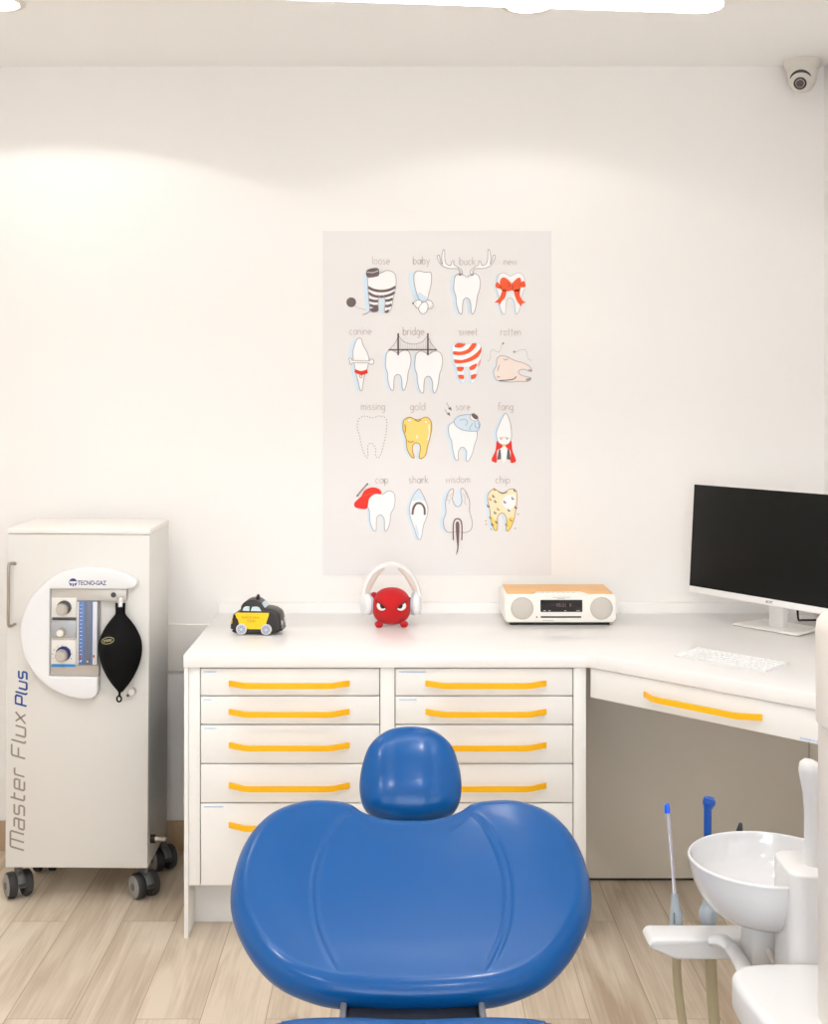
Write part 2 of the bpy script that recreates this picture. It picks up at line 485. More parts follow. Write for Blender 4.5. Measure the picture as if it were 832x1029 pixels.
for a, b in (((WX0, WZ0), (WX1, WZ0+.05)), ((WX0, WZ1-.05), (WX1, WZ1)), ((WX0, WZ0+.05), (WX0+.05, WZ1-.05)), ((WX1-.05, WZ0+.05), (WX1, WZ1-.05)), ((-.08, WZ0+.05), (-.02, WZ1-.05))):
    w.box((a[0], YF-.07, a[1]), (b[0], YF-.02, b[1]), 'trim_white', .004)
win = struct('added_window_1', w)  # unseen window behind the camera, added for frontal fill light
MB().box((WX0+.05, YF-.05, WZ0+.05), (-.08, YF-.044, WZ1-.05), 'glass').build('added_window_pane', win)
MB().box((-.02, YF-.05, WZ0+.05), (WX1-.05, YF-.044, WZ1-.05), 'glass').build('added_window_pane', win)
struct('baseboard_back', MB().box((XL, WB-.012, 0), (XR, WB, .1), 'skirting_wood', .002))
struct('baseboard_left', MB().box((XL, YF, 0), (XL+.012, WB-.012, .1), 'skirting_wood', .002))
struct('baseboard_right', MB().box((XR-.012, YF, 0), (XR, WB-.012, .1), 'skirting_wood', .002))
struct('trim_1', MB().box((-1.12, WB-.016, .596), (XR-.02, WB, .752), 'trim_white', .003))   # bumper rail behind the furniture

# ------------------------------------------------------------------ worktop and cabinets
YC = 3.44; ZT = .79; ZB = .754
wt = thing('worktop', 'long white corner worktop running along the back wall and angling under the monitor', 'worktop', (-.594, YC, ZB))
poly = [(-.594, YC), (.523, YC), (.545, YC-.012), (1.0, 2.97), (1.392, 2.578), (1.392, 4.104), (-.594, 4.104)]
MB().prism(poly, ZB, ZT, 'worktop', bev=.0025).build('top', wt, True)
MB().box((-.592, 4.104, ZB+.01), (1.392, 4.123, .823), 'laminate_edge', .002).build('backsplash', wt, True)
MB().box((1.374, 2.6, ZT), (1.396, 4.103, .823), 'laminate_edge', .002).build('backsplash', wt, True)

YD = 3.455
rows = [(671.6, 699.2), (699.6, 728.0), (728.5, 767.3), (767.7, 806.8), (807.2, 890)]
hand_y = [688.0, 716.5, 750.0, 790.5, 830]
zc = lambda y: H-(y-VY)*YD/F
def handle_mesh(L, hgt=.0155, out=.034, th=.004):
    """flat strip bent into a bow: x along, y out towards the viewer (-y), z up; ends touch y = 0"""
    pts = [(-L/2, 0), (-L/2+.006, -.004), (-L/2+.055, -out), (L/2-.055, -out), (L/2-.006, -.004), (L/2, 0)]
    pts = [(-L/2, 0)] + [(-L/2+.012, -.007), (-L/2+.045, -out+.004), (-L/2+.062, -out), (0, -out), (L/2-.062, -out), (L/2-.045, -out+.004), (L/2-.012, -.007)] + [(L/2, 0)]
    v, f = ribbon(pts, th)
    mb = MB(); n = len(v)
    vs = [(p.x, p.y-th/2, -hgt/2) for p in v] + [(p.x, p.y-th/2, hgt/2) for p in v]
    fs = [q for q in f] + [[i+n for i in q[::-1]] for q in f]
    m = n//2
    for i in range(m-1):
        for s in (0, 1):
            a, b = 2*i+s, 2*(i+1)+s
            fs.append([a, b, b+n, a+n] if s == 0 else [b, a, a+n, b+n])
    fs.append([0, 1, 1+n, n]); fs.append([n-2, n-1, 2*n-1, 2*n-2][::-1])
    mb.add(vs, fs, 'yellow')
    return mb
def label_strip(w, h=.0042):
    mb = MB(); x = 0
    random.seed(int(w*10000))
    mb.box((0, -.0006, -h/2), (w, 0, h/2), 'label_blue')
    while x < w-.006:
        q = random.uniform(.003, .007); mb.box((x+.001, -.0008, -h*.22), (min(x+q, w-.001), -.0005, h*.26), 'label_ink'); x += q+.0012
    return mb
def cabinet(name, label, x0, x1, dx0, dx1, labels, stiles):
    t = thing(name, label, 'cabinet', ((x0+x1)/2, YD+.02, 0))
    b = MB().box((x0, YD+.022, .146), (x1, 4.1, .7525), 'carcass')
    b.build('carcass', t, True)
    for a, c, zlo, ylo, yhi in stiles: MB().box((a, ylo, zlo), (c, yhi, .7525), 'laminate', .001).build('side_panel', t, True)
    MB().box((x0+.001, 3.565, 0), (x1-.001, 3.583, .146), 'laminate').build('toe_kick', t, True)
    for i, (a, c) in enumerate(rows):
        z1, z0 = zc(a)-.0012, zc(c)+.0012
        d = MB().box((dx0+.0015, YD, z0), (dx1-.0015, YD+.02, z1), 'laminate', .0012).build('drawer', t, True)
        h = handle_mesh(.334).build('handle', d); tag(h, 'yellow bow handle')
        I = WM[t.name].inverted()
        h.location = I @ Vector(((dx0+dx1)/2+(-.002 if dx0 < -.3 else .005), YD, zc(hand_y[i])+.004))
        if labels[i]:
            l = label_strip(labels[i]).build('label_strip', d); l.location = I @ Vector((dx0+.011, YD, z1-.0085))
            tag(l, 'pale blue label strip')
    return t
hx = .0245
cabinet('drawer_cabinet', 'white cabinet of five drawers with yellow handles at the open left end of the worktop', -.594, -.0092, -.5495, -.0505,
        [.034, .022, .034, 0, .054], [(-.594, -.582, 0, YD-.004, 4.1), (-.5815, -.5505, .146, YD, YD+.0215), (-.0495, -.0095, .146, YD, YD+.0215)])
cabinet('drawer_cabinet', 'white cabinet of five drawers with yellow handles beside the knee space of the desk', -.0088, .522, -.0085, .4865,
        [.076, .05, 0, 0, 0], [(.4875, .522, 0, YD, YD+.0215), (.508, .522, 0, YD+.0216, 4.1)])

# modesty panel behind the knee space
for x0, x1, lab in ((.524, 1.2755, 'wide beige back panel closing the knee space under the angled desk'), (1.279, 1.395, 'narrow beige panel beside the wide back panel under the desk')):
    t = thing('back_panel', lab, 'panel', ((x0+x1)/2, 3.87, 0))
    MB().box((x0, 3.865, .008), (x1, 3.883, .752), 'panel_beige', .001).build('board', t, True)
    MB().box((x0+.003, 3.869, 0), (x1-.003, 3.88, .008), 'gap_shade').build('plinth_shade', t, True)  # recessed foot strip, coloured dark as the shadow line at the floor

# desk drawer under the 45 degree edge
P0 = Vector((.535, 3.427, 0)); D = Vector((math.sqrt(.5), -math.sqrt(.5), 0)); NB = Vector((math.sqrt(.5), math.sqrt(.5), 0))
T45 = lambda s, b, z: P0 + D*s + NB*b + Vector((0, 0, z))
t = thing('desk_drawer', 'shallow white drawer with one yellow handle hung under the angled desk edge', 'drawer', T45(.4, .02, .678), -PI/4)
MB().box((-.375, .02, .004), (.36, .36, .0745), 'carcass').build('drawer_box', t)
d = MB().box((-.418, -.004, -.008), (.38, .0195, .0735), 'laminate', .0012).build('drawer_front', t)
h = handle_mesh(.345).build('handle', d); h.location = (-.068, -.004, .031); tag(h, 'yellow bow handle')
l = label_strip(.075, .006).build('label_strip', d); l.location = (.203, -.004, -.001); tag(l, 'pale blue label strip')

# ------------------------------------------------------------------ wall poster
pst = thing('poster', 'large pale poster of sixteen captioned cartoon teeth on the back wall', 'poster', (.127, WB-.001, .917))
kp = WB/F
def wall_pt(px, py, layer): return Vector(((px-VX)*kp, WB-.0025-layer*.00035, H-(py-VY)*kp))
MB().box((( 324.3-VX)*kp, WB-.0024, H-(578-VY)*kp), ((554-VX)*kp, WB-.0003, H-(232.3-VY)*kp), 'paper').build('sheet', pst, True)
class Draw:
    def __init__(self, x0, y0, s): self.x0, self.y0, self.s = x0, y0, s; self.mb = MB()
    def T(self, p): return (self.x0+p[0]/self.s, self.y0+p[1]/self.s)
    def _put(self, vs, fs, m, layer):
        w = [wall_pt(*self.T(p), layer) for p in vs]
        out = []
        for f in fs:                      # face the room
            a, b, c = w[f[0]], w[f[1]], w[f[2]]
            out.append(f if (b-a).cross(c-a).y <= 0 else f[::-1])
        self.mb.add(w, out, m)
    def fill(self, pts, m, layer, curve=True, n=6):
        P = spline(pts, n) if curve else [Vector((p[0], p[1], 0)) for p in pts]
        self._put(P, [list(range(len(P)))], m, layer); return self
    def line(self, pts, w, m, layer, closed=False, curve=True, n=6):
        P = spline(pts, n, closed) if curve else pts
        v, f = ribbon(P, w, closed); self._put(v, f, m, layer); return self
    def dash(self, pts, w, m, layer, on=9, off=7, closed=False):
        P = spline(pts, 10, closed)
        if closed: P.append(P[0])
        d = 0; cur = []
        for a, b in zip(P[:-1], P[1:]):
            k = max(1, int((b-a).length/1.5))
            for i in range(k):
                q = a.lerp(b, i/k); ph = d % (on+off)
                if ph < on: cur.append(q)
                elif cur:
                    if len(cur) > 1: v, f = ribbon(cur, w); self._put(v, f, m, layer)
                    cur = []
                d += (b-a).length/k
        return self
    def dot(self, c, r, m, layer, ry=None): return self.fill([(c[0]+r*math.cos(g*PI/6), c[1]+(ry or r)*math.sin(g*PI/6)) for g in range(12)], m, layer, n=2)
    def tooth(self, pts, body='p_white', ink='p_ink', shadow=22, lw=5):
        if shadow: self.fill([(p[0]-shadow, p[1]+4) for p in pts], 'p_shadow', 1)
        self.fill(pts, body, 2); self.line(pts, lw, ink, 5, True); return self
    def done(self, label):
        o = self.mb.build('tooth_drawing', pst, True, smooth=False); tag(o, label); return o

# molar outline (closed, unit box 0..1 x 0..1, y down), stretched to each tooth
MOLAR = [(.05, .2), (.1, .06), (.24, .0), (.38, .03), (.5, .08), (.62, .03), (.78, .0), (.92, .06), (.98, .22), (.95, .4), (.88, .55), (.84, .75), (.78, .92), (.7, 1.0), (.65, .9), (.64, .75), (.58, .63), (.48, .6), (.38, .66), (.35, .8), (.34, .95), (.29, 1.0), (.2, .92), (.13, .74), (.11, .56), (.04, .4)]
def molar(x0, y0, x1, y1): return [(x0+(x1-x0)*p[0], y0+(y1-y0)*p[1]) for p in MOLAR]
A = (340, 245, 7.564)
d = Draw(*A)    # prisoner tooth
T_ = [(222, 240), (240, 215), (300, 225), (330, 220), (372, 203), (420, 220), (438, 260), (436, 330), (420, 400), (408, 470), (392, 512), (365, 526), (350, 512), (356, 450), (350, 405), (330, 392), (308, 408), (302, 460), (304, 505), (280, 520), (245, 510), (234, 440), (226, 340)]
d.tooth(T_, shadow=34)
d.line([(224, 330), (270, 352), (330, 360), (390, 350), (436, 328)], 20, 'p_brown', 3)
d.line([(228, 372), (270, 396), (330, 402), (390, 390), (430, 368)], 20, 'p_brown', 3)
for a, b in (((230, 424), (302, 436)), ((236, 466), (304, 474)), ((356, 432), (414, 418)), ((354, 474), (406, 462))):
    d.line([a, ((a[0]+b[0])/2, (a[1]+b[1])/2+5), b], 20, 'p_brown', 3)
d.fill([(238, 494), (300, 484), (304, 512), (280, 522), (244, 514)], 'p_brown', 3)
d.fill([(354, 512), (388, 500), (376, 522), (360, 526)], 'p_brown', 3)
d.fill([(214, 206), (262, 186), (304, 190), (310, 235), (290, 250), (222, 255)], 'p_brown', 6)
d.line([(218, 216), (260, 220), (304, 206)], 7, 'p_soft', 7)
d.dot((98, 445), 37, 'p_brown', 3)
for q in ((136, 478), (158, 490), (180, 494), (200, 500)): d.line([(q[0]-9, q[1]-4), (q[0]+8, q[1]+5)], 6, 'p_soft', 3)
d.line([(185, 540), (215, 530), (240, 512)], 8, 'p_ink', 3)
d.done('tooth in brown striped prison clothes with ball and chain')
d = Draw(*A)    # baby tooth
d.tooth([(574, 240), (590, 212), (620, 208), (660, 218), (700, 218), (708, 250), (704, 310), (690, 370), (672, 430), (640, 440), (612, 420), (590, 360), (576, 300)], shadow=38)
d.fill([(610, 370), (650, 392), (672, 420), (640, 440), (608, 410)], 'p_shadow', 3)
d.fill([(570, 452), (600, 430), (628, 436), (632, 470), (606, 490), (584, 474)], 'p_white', 6).line([(570, 452), (600, 430), (628, 436), (632, 470), (606, 490), (584, 474)], 5, 'p_ink', 7, True)
d.fill([(660, 440), (700, 432), (720, 470), (704, 490), (676, 486)], 'p_white', 6).line([(660, 440), (700, 432), (720, 470), (704, 490), (676, 486)], 5, 'p_ink', 7, True)
d.fill([(610, 490), (640, 448), (668, 446), (682, 480), (664, 524), (630, 530)], 'p_white', 8).line([(610, 490), (640, 448), (668, 446), (682, 480), (664, 524), (630, 530)], 5, 'p_ink', 9, True)
d.dot((590, 456), 9, 'p_pink', 8).dot((704, 474), 9, 'p_pink', 8).dot((568, 453), 7, 'p_brown', 9)
d.done('small tooth with white nappy')
B_ = (435, 245, 7.564)
d = Draw(*B_)   # antlers
d.tooth(molar(150, 228, 364, 536), shadow=26)
for s in (1, -1):
    mx = lambda pts: [((x if s > 0 else 506-x), y) for x, y in pts]
    an = mx([(198, 236), (205, 212), (184, 190), (120, 188), (66, 165), (38, 120), (34, 92), (48, 90), (56, 130), (72, 156), (66, 110), (76, 52), (88, 50), (90, 110), (100, 150), (132, 166), (146, 134), (158, 134), (160, 160), (196, 182), (222, 210), (214, 240)])
    d.fill(an, 'p_white', 2).line(an, 5, 'p_ink', 5, True)
d.done('tooth wearing antlers')
d = Draw(*B_)   # bow
d.tooth(molar(474, 222, 704, 536), ink='p_soft', shadow=14)
for pts in ([(600, 316), (580, 285), (545, 258), (515, 268), (508, 310), (520, 352), (560, 362), (602, 350)], [(600, 316), (616, 285), (650, 258), (668, 272), (668, 320), (660, 352), (624, 364), (602, 350)],
            [(512, 316), (486, 292), (474, 320), (492, 336), (520, 340)], [(664, 300), (690, 284), (704, 322), (684, 332), (664, 326)],
            [(530, 350), (556, 360), (548, 408), (520, 440), (506, 466), (496, 448), (470, 446), (506, 410)], [(616, 360), (658, 350), (660, 395), (684, 436), (704, 446), (676, 456), (670, 474), (634, 428)]):
    d.fill(pts, 'p_orange', 6)
d.line([(600, 296), (606, 326), (602, 356)], 5, 'p_redline', 7).line([(560, 300), (590, 318), (566, 330)], 4, 'p_redline', 7)
d.done('tooth tied with an orange ribbon bow')
C_ = (340, 325, 7.564)
d = Draw(*C_)   # dog canine
d.tooth([(158, 112), (178, 124), (186, 160), (214, 210), (232, 262), (228, 310), (214, 360), (196, 410), (186, 470), (180, 508), (166, 506), (150, 440), (132, 370), (120, 300), (110, 240), (118, 180), (138, 128)], shadow=30)
bone = [(80, 274), (90, 264), (104, 272), (110, 282), (230, 286), (242, 272), (262, 274), (270, 290), (262, 308), (244, 312), (230, 302), (112, 300), (100, 312), (84, 306), (90, 292)]
d.fill(bone, 'p_white', 6).line(bone, 5, 'p_ink', 7, True)
d.line([(130, 280), (150, 272), (170, 280), (190, 272), (206, 280)], 4, 'p_pink', 8)
d.line([(126, 360), (172, 380), (222, 366)], 22, 'p_red', 6).line([(124, 350), (172, 366), (222, 352)], 7, 'p_red', 6)
d.line([(172, 390), (182, 402), (172, 414), (162, 402)], 6, 'p_goldink', 6, True)
d.done('pointed tooth with a bone and red collar')
d = Draw(*C_)   # bridge
d.tooth(molar(350, 204, 556, 510), shadow=20); d.tooth(molar(572, 210, 796, 530), shadow=20)
d.line([(380, 200), (750, 200)], 9, 'p_brown', 6, curve=False)
for x in (455, 680): d.line([(x, 76), (x, 242)], 13, 'p_brown', 7, curve=False)
d.line([(455, 92), (500, 140), (570, 158), (636, 140), (680, 92)], 4, 'p_ink', 6).line([(455, 98), (430, 150), (392, 196)], 4, 'p_ink', 6).line([(680, 98), (705, 150), (740, 196)], 4, 'p_ink', 6)
for x in range(475, 680, 17):
    yy = 158-((x-567)/112)**2*62; d.line([(x, yy), (x, 200)], 2.6, 'p_soft', 6, curve=False)
for x, yy in ((440, 132), (424, 162), (696, 132), (712, 162)): d.line([(x, yy), (x, 200)], 2.6, 'p_soft', 6, curve=False)
d.done('two teeth joined by a suspension bridge')
D_ = (445, 325, 8.32)
d = Draw(*D_)   # candy stripes
Ts = [(80, 200), (100, 170), (150, 162), (200, 176), (250, 164), (300, 168), (322, 200), (320, 270), (300, 340), (288, 400), (272, 470), (250, 498), (234, 480), (228, 400), (206, 364), (184, 372), (176, 420), (180, 495), (158, 492), (128, 450), (112, 370), (88, 300)]
d.tooth(Ts, ink='p_shadow', shadow=16)
for pts in ([(96, 196), (120, 166), (186, 166), (176, 190), (140, 202)], [(88, 234), (150, 236), (210, 214), (246, 166), (280, 166), (270, 200), (220, 246), (150, 266), (86, 260)],
            [(92, 302), (160, 306), (240, 276), (304, 222), (316, 190), (322, 230), (290, 284), (220, 320), (150, 334), (100, 330)],
            [(116, 366), (176, 366), (158, 400), (120, 394)], [(222, 364), (284, 336), (270, 376), (230, 392)], [(124, 432), (176, 434), (176, 462), (134, 462)], [(236, 434), (286, 424), (270, 458), (236, 466)],
            [(300, 320), (318, 300), (306, 346), (290, 372)]):
    d.fill(pts, 'p_orange', 3, n=4)
d.done('tooth with orange candy stripes')
d = Draw(*D_)   # rotten
Tr = [(430, 440), (424, 400), (446, 350), (452, 296), (486, 270), (540, 280), (600, 310), (680, 334), (728, 364), (744, 396), (726, 402), (680, 384), (640, 392), (632, 412), (660, 436), (720, 450), (736, 466), (700, 486), (640, 484), (580, 490), (500, 486), (450, 474)]
d.tooth(Tr, body='p_pink', shadow=14)
d.line([(470, 478), (540, 474), (590, 466), (612, 444)], 8, 'p_brown', 6)
d.fill([(712, 386), (744, 388), (740, 404), (722, 402)], 'p_ink', 6).fill([(694, 466), (732, 452), (736, 468), (704, 482)], 'p_ink', 6)
d.line([(470, 350), (462, 376), (456, 396)], 6, 'p_ink', 6).line([(506, 298), (524, 306), (544, 294)], 6, 'p_ink', 6).line([(452, 440), (464, 452), (474, 442)], 7, 'p_ink', 6)
d.dot((502, 168), 10, 'p_ink', 6).dot((596, 238), 10, 'p_ink', 6)
d.dash([(492, 180), (480, 226), (456, 240), (416, 220), (398, 240), (396, 290), (370, 322)], 5, 'p_ink', 6, 12, 8)
d.dash([(610, 240), (650, 222), (692, 224), (702, 260), (712, 296), (742, 312)], 5, 'p_ink', 6, 12, 8)
d.done('rotten tooth lying down with flies')
E_ = (345, 400, 8.32)
d = Draw(*E_)
Mm = [(120, 200), (140, 164), (190, 150), (240, 166), (300, 150), (350, 164), (364, 210), (356, 300), (338, 380), (318, 460), (290, 500), (270, 480), (268, 420), (236, 376), (206, 400), (206, 490), (186, 486), (156, 410), (134, 310), (118, 260)]
d.dash(Mm, 6, 'p_ink', 5, 14, 11, True); d.done('missing tooth drawn in dashes')
d = Draw(*E_)
Gg = [(498, 220), (510, 180), (556, 160), (620, 182), (690, 160), (730, 190), (738, 250), (722, 340), (704, 400), (690, 470), (656, 504), (634, 494), (644, 420), (634, 384), (604, 374), (580, 400), (580, 450), (592, 494), (574, 496), (534, 430), (524, 340), (500, 270)]
d.tooth(Gg, 'p_gold', 'p_goldink', 24, 7)
d.line([(596, 180), (624, 194), (650, 180)], 9, 'p_goldink', 6).line([(536, 356), (560, 368), (590, 360)], 8, 'p_goldink', 6).line([(514, 220), (520, 250), (516, 290)], 8, 'p_goldink', 6)
d.line([(716, 220), (718, 300), (706, 350)], 10, 'p_white', 6).dot((552, 186), 14, 'p_white', 6, 8).dot((690, 200), 8, 'p_white', 6).dot((616, 324), 6, 'p_white', 6, 16)
d.done('gold tooth')
F_ = (440, 400, 8.32)
d = Draw(*F_)
d.tooth([(88, 250), (104, 216), (150, 200), (260, 230), (320, 270), (326, 330), (306, 390), (288, 460), (256, 524), (236, 516), (240, 450), (214, 412), (186, 420), (170, 460), (168, 516), (144, 506), (124, 430), (114, 360), (94, 310)], shadow=22)
ice = [(134, 200), (150, 168), (190, 146), (270, 140), (330, 180), (350, 220), (340, 260), (318, 276), (220, 270), (160, 240)]
d.fill(ice, 'p_ice', 6).line(ice, 6, 'p_iceink', 7, True)
d.line([(180, 184), (226, 178), (246, 200), (230, 232)], 5, 'p_iceink', 8).line([(290, 210), (266, 250), (270, 268)], 5, 'p_iceink', 8).line([(306, 200), (318, 250), (346, 232), (330, 204)], 5, 'p_iceink', 8)
d.fill([(270, 150), (294, 128), (330, 150), (334, 180), (310, 192), (276, 176)], 'p_white', 8).line([(270, 150), (294, 128), (330, 150), (334, 180), (310, 192), (276, 176)], 5, 'p_ink', 9, True)
d.fill([(280, 142), (300, 130), (334, 158), (326, 178), (300, 170)], 'p_brown', 9)
d.line([(72, 36), (96, 88)], 5, 'p_ink', 6, curve=False).fill([(84, 88), (106, 74), (116, 106)], 'p_brown', 6, False).line([(56, 92), (84, 134)], 5, 'p_ink', 6, curve=False).fill([(72, 132), (94, 118), (104, 150)], 'p_brown', 6, False)
d.done('sore tooth with a blue ice bag')
d = Draw(*F_)
d.fill([(492, 360), (520, 384), (552, 396), (590, 384), (612, 356), (624, 440), (652, 520), (630, 540), (606, 530), (600, 430), (500, 430), (492, 530), (470, 536), (448, 514), (480, 440)], 'p_red', 3)
d.fill([(512, 420), (528, 440), (526, 510), (494, 516)], 'p_brown', 4, False).fill([(580, 430), (596, 420), (608, 516), (574, 510)], 'p_brown', 4, False)
fg = [(564, 128), (584, 150), (604, 210), (614, 280), (612, 340), (590, 380), (556, 390), (510, 374), (492, 330), (490, 280), (512, 220), (540, 160)]
d.fill([(p[0]-24, p[1]+4) for p in fg], 'p_shadow', 1).fill(fg, 'p_white', 6).line(fg, 5, 'p_ink', 7, True)
d.fill([(552, 400), (576, 420), (574, 480), (552, 540), (534, 500), (524, 430)], 'p_white', 6)
d.dot((552, 396), 12, 'p_gold', 8)
for x in (528, 578): d.line([(x-14, 330), (x, 346), (x+12, 330)], 5, 'p_goldink', 8, curve=False)
d.line([(514, 330), (590, 330)], 3, 'p_ink', 8, curve=False)
d.done('fang tooth in a red cape')
G_ = (345, 475, 8.32)
d = Draw(*G_)
d.tooth([(200, 270), (220, 210), (270, 176), (330, 180), (372, 152), (420, 168), (432, 220), (424, 290), (396, 345), (390, 410), (370, 470), (350, 488), (344, 440), (340, 380), (312, 352), (282, 372), (276, 430), (272, 486), (246, 470), (222, 400), (218, 320)], shadow=16)
d.fill([(150, 196), (180, 146), (240, 122), (300, 136), (318, 174), (260, 176), (216, 216), (198, 296), (140, 300), (96, 284), (94, 250), (130, 214)], 'p_red', 6)
d.line([(170, 196), (200, 182), (250, 170)], 7, 'p_orange', 7)
d.line([(112, 198), (160, 140), (206, 88)], 13, 'p_brown', 7)
d.line([(124, 184), (194, 102)], 4, 'p_soft', 8, curve=False)
d.done('tooth in a red propeller cap')
d = Draw(*G_)
sh = [(630, 136), (654, 166), (684, 226), (706, 300), (696, 370), (670, 440), (654, 530), (638, 558), (616, 540), (596, 470), (566, 390), (552, 310), (566, 240), (596, 176)]
d.tooth(sh, shadow=22)
d.fill([(630, 140), (656, 180), (682, 232), (630, 226), (578, 232), (604, 176)], 'p_ice', 3).fill([(600, 420), (624, 470), (632, 550), (616, 530)], 'p_ice', 3)
d.line([(578, 350), (584, 300), (606, 262), (632, 254), (658, 264), (678, 300), (680, 352)], 17, 'p_brown', 6)
d.dash([(594, 340), (600, 300), (630, 276), (660, 300), (668, 344)], 8, 'p_white', 7, 6, 6)
d.done('pointed tooth with an open shark mouth')
H_ = (430, 475, 7.235)
d = Draw(*H_)
wi = [(114, 340), (130, 290), (128, 210), (150, 140), (176, 116), (186, 130), (178, 190), (196, 236), (226, 244), (246, 210), (238, 130), (252, 112), (282, 150), (302, 210), (302, 280), (320, 350), (314, 410), (270, 434), (212, 428), (150, 432), (118, 400)]
d.tooth(wi, body='paper', shadow=26)
d.fill([(190, 190), (196, 236), (226, 244), (246, 212), (240, 190), (238, 220), (216, 238)], 'p_shadow', 3)
d.line([(150, 160), (136, 200), (160, 196), (150, 226)], 4, 'p_soft', 6).line([(176, 150), (160, 170), (172, 192)], 4, 'p_soft', 6).line([(256, 150), (270, 186), (264, 214), (280, 232)], 4, 'p_soft', 6).line([(270, 140), (290, 190)], 4, 'p_soft', 6)
d.line([(184, 490), (184, 380), (196, 342), (216, 334), (236, 344), (246, 380), (246, 490)], 9, 'p_brown', 7)
d.line([(194, 480), (194, 384), (204, 352), (228, 352), (236, 384), (236, 480)], 7, 'p_pink', 7)
d.fill([(202, 366), (226, 366), (226, 470), (220, 560), (204, 596), (212, 540), (206, 470)], 'p_brown', 8)
d.done('upside down wisdom tooth with a long beard line')
d = Draw(*H_)
chp = [(434, 200), (440, 150), (480, 118), (540, 146), (600, 118), (640, 130), (648, 190), (640, 260), (626, 330), (606, 390), (580, 424), (568, 410), (572, 340), (556, 300), (530, 294), (506, 320), (504, 380), (500, 418), (480, 410), (458, 340), (448, 260)]
d.tooth(chp, 'p_cream', 'p_goldink', 26, 5)
d.fill([(560, 170), (630, 160), (632, 230), (590, 270), (540, 230)], 'p_white', 3)
d.fill([(456, 320), (492, 350), (500, 414), (480, 408)], 'p_gold', 3).fill([(582, 330), (622, 330), (604, 390), (580, 420), (572, 400)], 'p_gold', 3)
for x, y in ((478, 168), (492, 206), (455, 190), (440, 240), (512, 262), (490, 288), (560, 210), (618, 184), (590, 270), (456, 324), (606, 342), (572, 376), (500, 356), (488, 118), (632, 126), (640, 250), (470, 374)):
    d.line([(x-8, y-8), (x-5, y+7), (x+8, y+6)], 8, 'p_brown' if (x+y) % 3 else 'p_goldink', 6)
d.line([(510, 134), (540, 150), (576, 140)], 6, 'p_brown', 6)
for x, y in ((424, 374), (458, 410), (634, 404), (656, 300), (420, 350)): d.dot((x, y), 5, 'p_goldink', 6)
d.done('chocolate chip tooth')
# captions: word, x0, x1 (photo px), baseline y, x-height px
caps = [('loose', 374.4, 391.4, 265.6, 4.6), ('baby', 415.2, 431.6, 265.6, 4.6), ('buck', 461.8, 477.2, 266.3, 4.6), ('new', 506.5, 519, 266.2, 4.2), ('canine', 351.4, 373, 336.2, 4.4), ('bridge', 405, 426, 336.6, 4.6),
        ('sweet', 461.5, 479.4, 336.8, 4.4), ('rotten', 503.2, 523, 337, 4.4), ('missing', 363, 386.6, 411.8, 4.4), ('gold', 412.2, 427, 412, 4.4), ('sore', 458.2, 472, 412, 4.2), ('fang', 500.4, 515.4, 412, 4.4),
        ('cap', 377.4, 389.8, 485.4, 4.4), ('shark', 411.2, 430, 485.4, 4.4), ('wisdom', 448, 472, 485, 4.2), ('chip', 498, 512, 485.4, 4.4)]
for wd, x0, x1, yb, xh in caps:
    st, wtot = stroke_word(wd, HAND, .34); k = (x1-x0)/wtot
    d = Draw(0, 0, 1)
    for ln in st: d.line([(x0+p[0]*k, yb-p[1]*xh) for p in ln], .72, 'p_text', 3, curve=False)
    o = d.mb.build('caption', pst, True, smooth=False)

# ------------------------------------------------------------------ sedation machine on casters
YM = 3.70; km = YM/F
mx = lambda px: (px-VX)*km
mz = lambda py: H-(py-VY)*km
X0, X1, Z0, Z1 = -1.165, -.740, .103, 1.112
mc = thing('sedation_machine', 'tall white wheeled dental sedation machine with black bag left of the worktop', 'medical machine', ((X0+X1)/2, 3.86, 0))
MB().box((X0+.004, YM+.012, Z0+.002), (X1, 4.0, Z1-.016), 'machine_white', .004).build('body', mc, True)
MB().box((X0-.0005, YM-.0025, Z1-.0165), (X1+.0005, 4.001, Z1), 'trim_white', .003).build('lid', mc, True)
dr = MB().box((X0, YM-.002, Z0), (X1-.001, YM+.0115, Z1-.0175), 'machine_white', .003).build('door', mc, True)
hb = MB(); yh = YM-.002
hx_ = mx(11.2)
hb.tube(spline([(hx_+.01, yh, mz(566.5)), (hx_+.004, yh-.022, mz(565.8)), (hx_, yh-.03, mz(569)), (hx_, yh-.03, mz(600)), (hx_, yh-.03, mz(624)), (hx_+.004, yh-.022, mz(628)), (hx_+.01, yh, mz(627.4))], 6, False), .0048, 'steel')
tag(hb.build('handle', dr, True), 'steel bow handle')
MB().tube([(mx(133), yh, mz(694)), (mx(133), yh-.012, mz(694))], .0125, 'knob_metal', 20).tube([(mx(133), yh-.012, mz(694)), (mx(133), yh-.015, mz(694))], .009, 'dial_white', 20).ball((mx(129.5), yh-.012, mz(697.5)), .004, 'knob_dark').build('lock', dr, True)
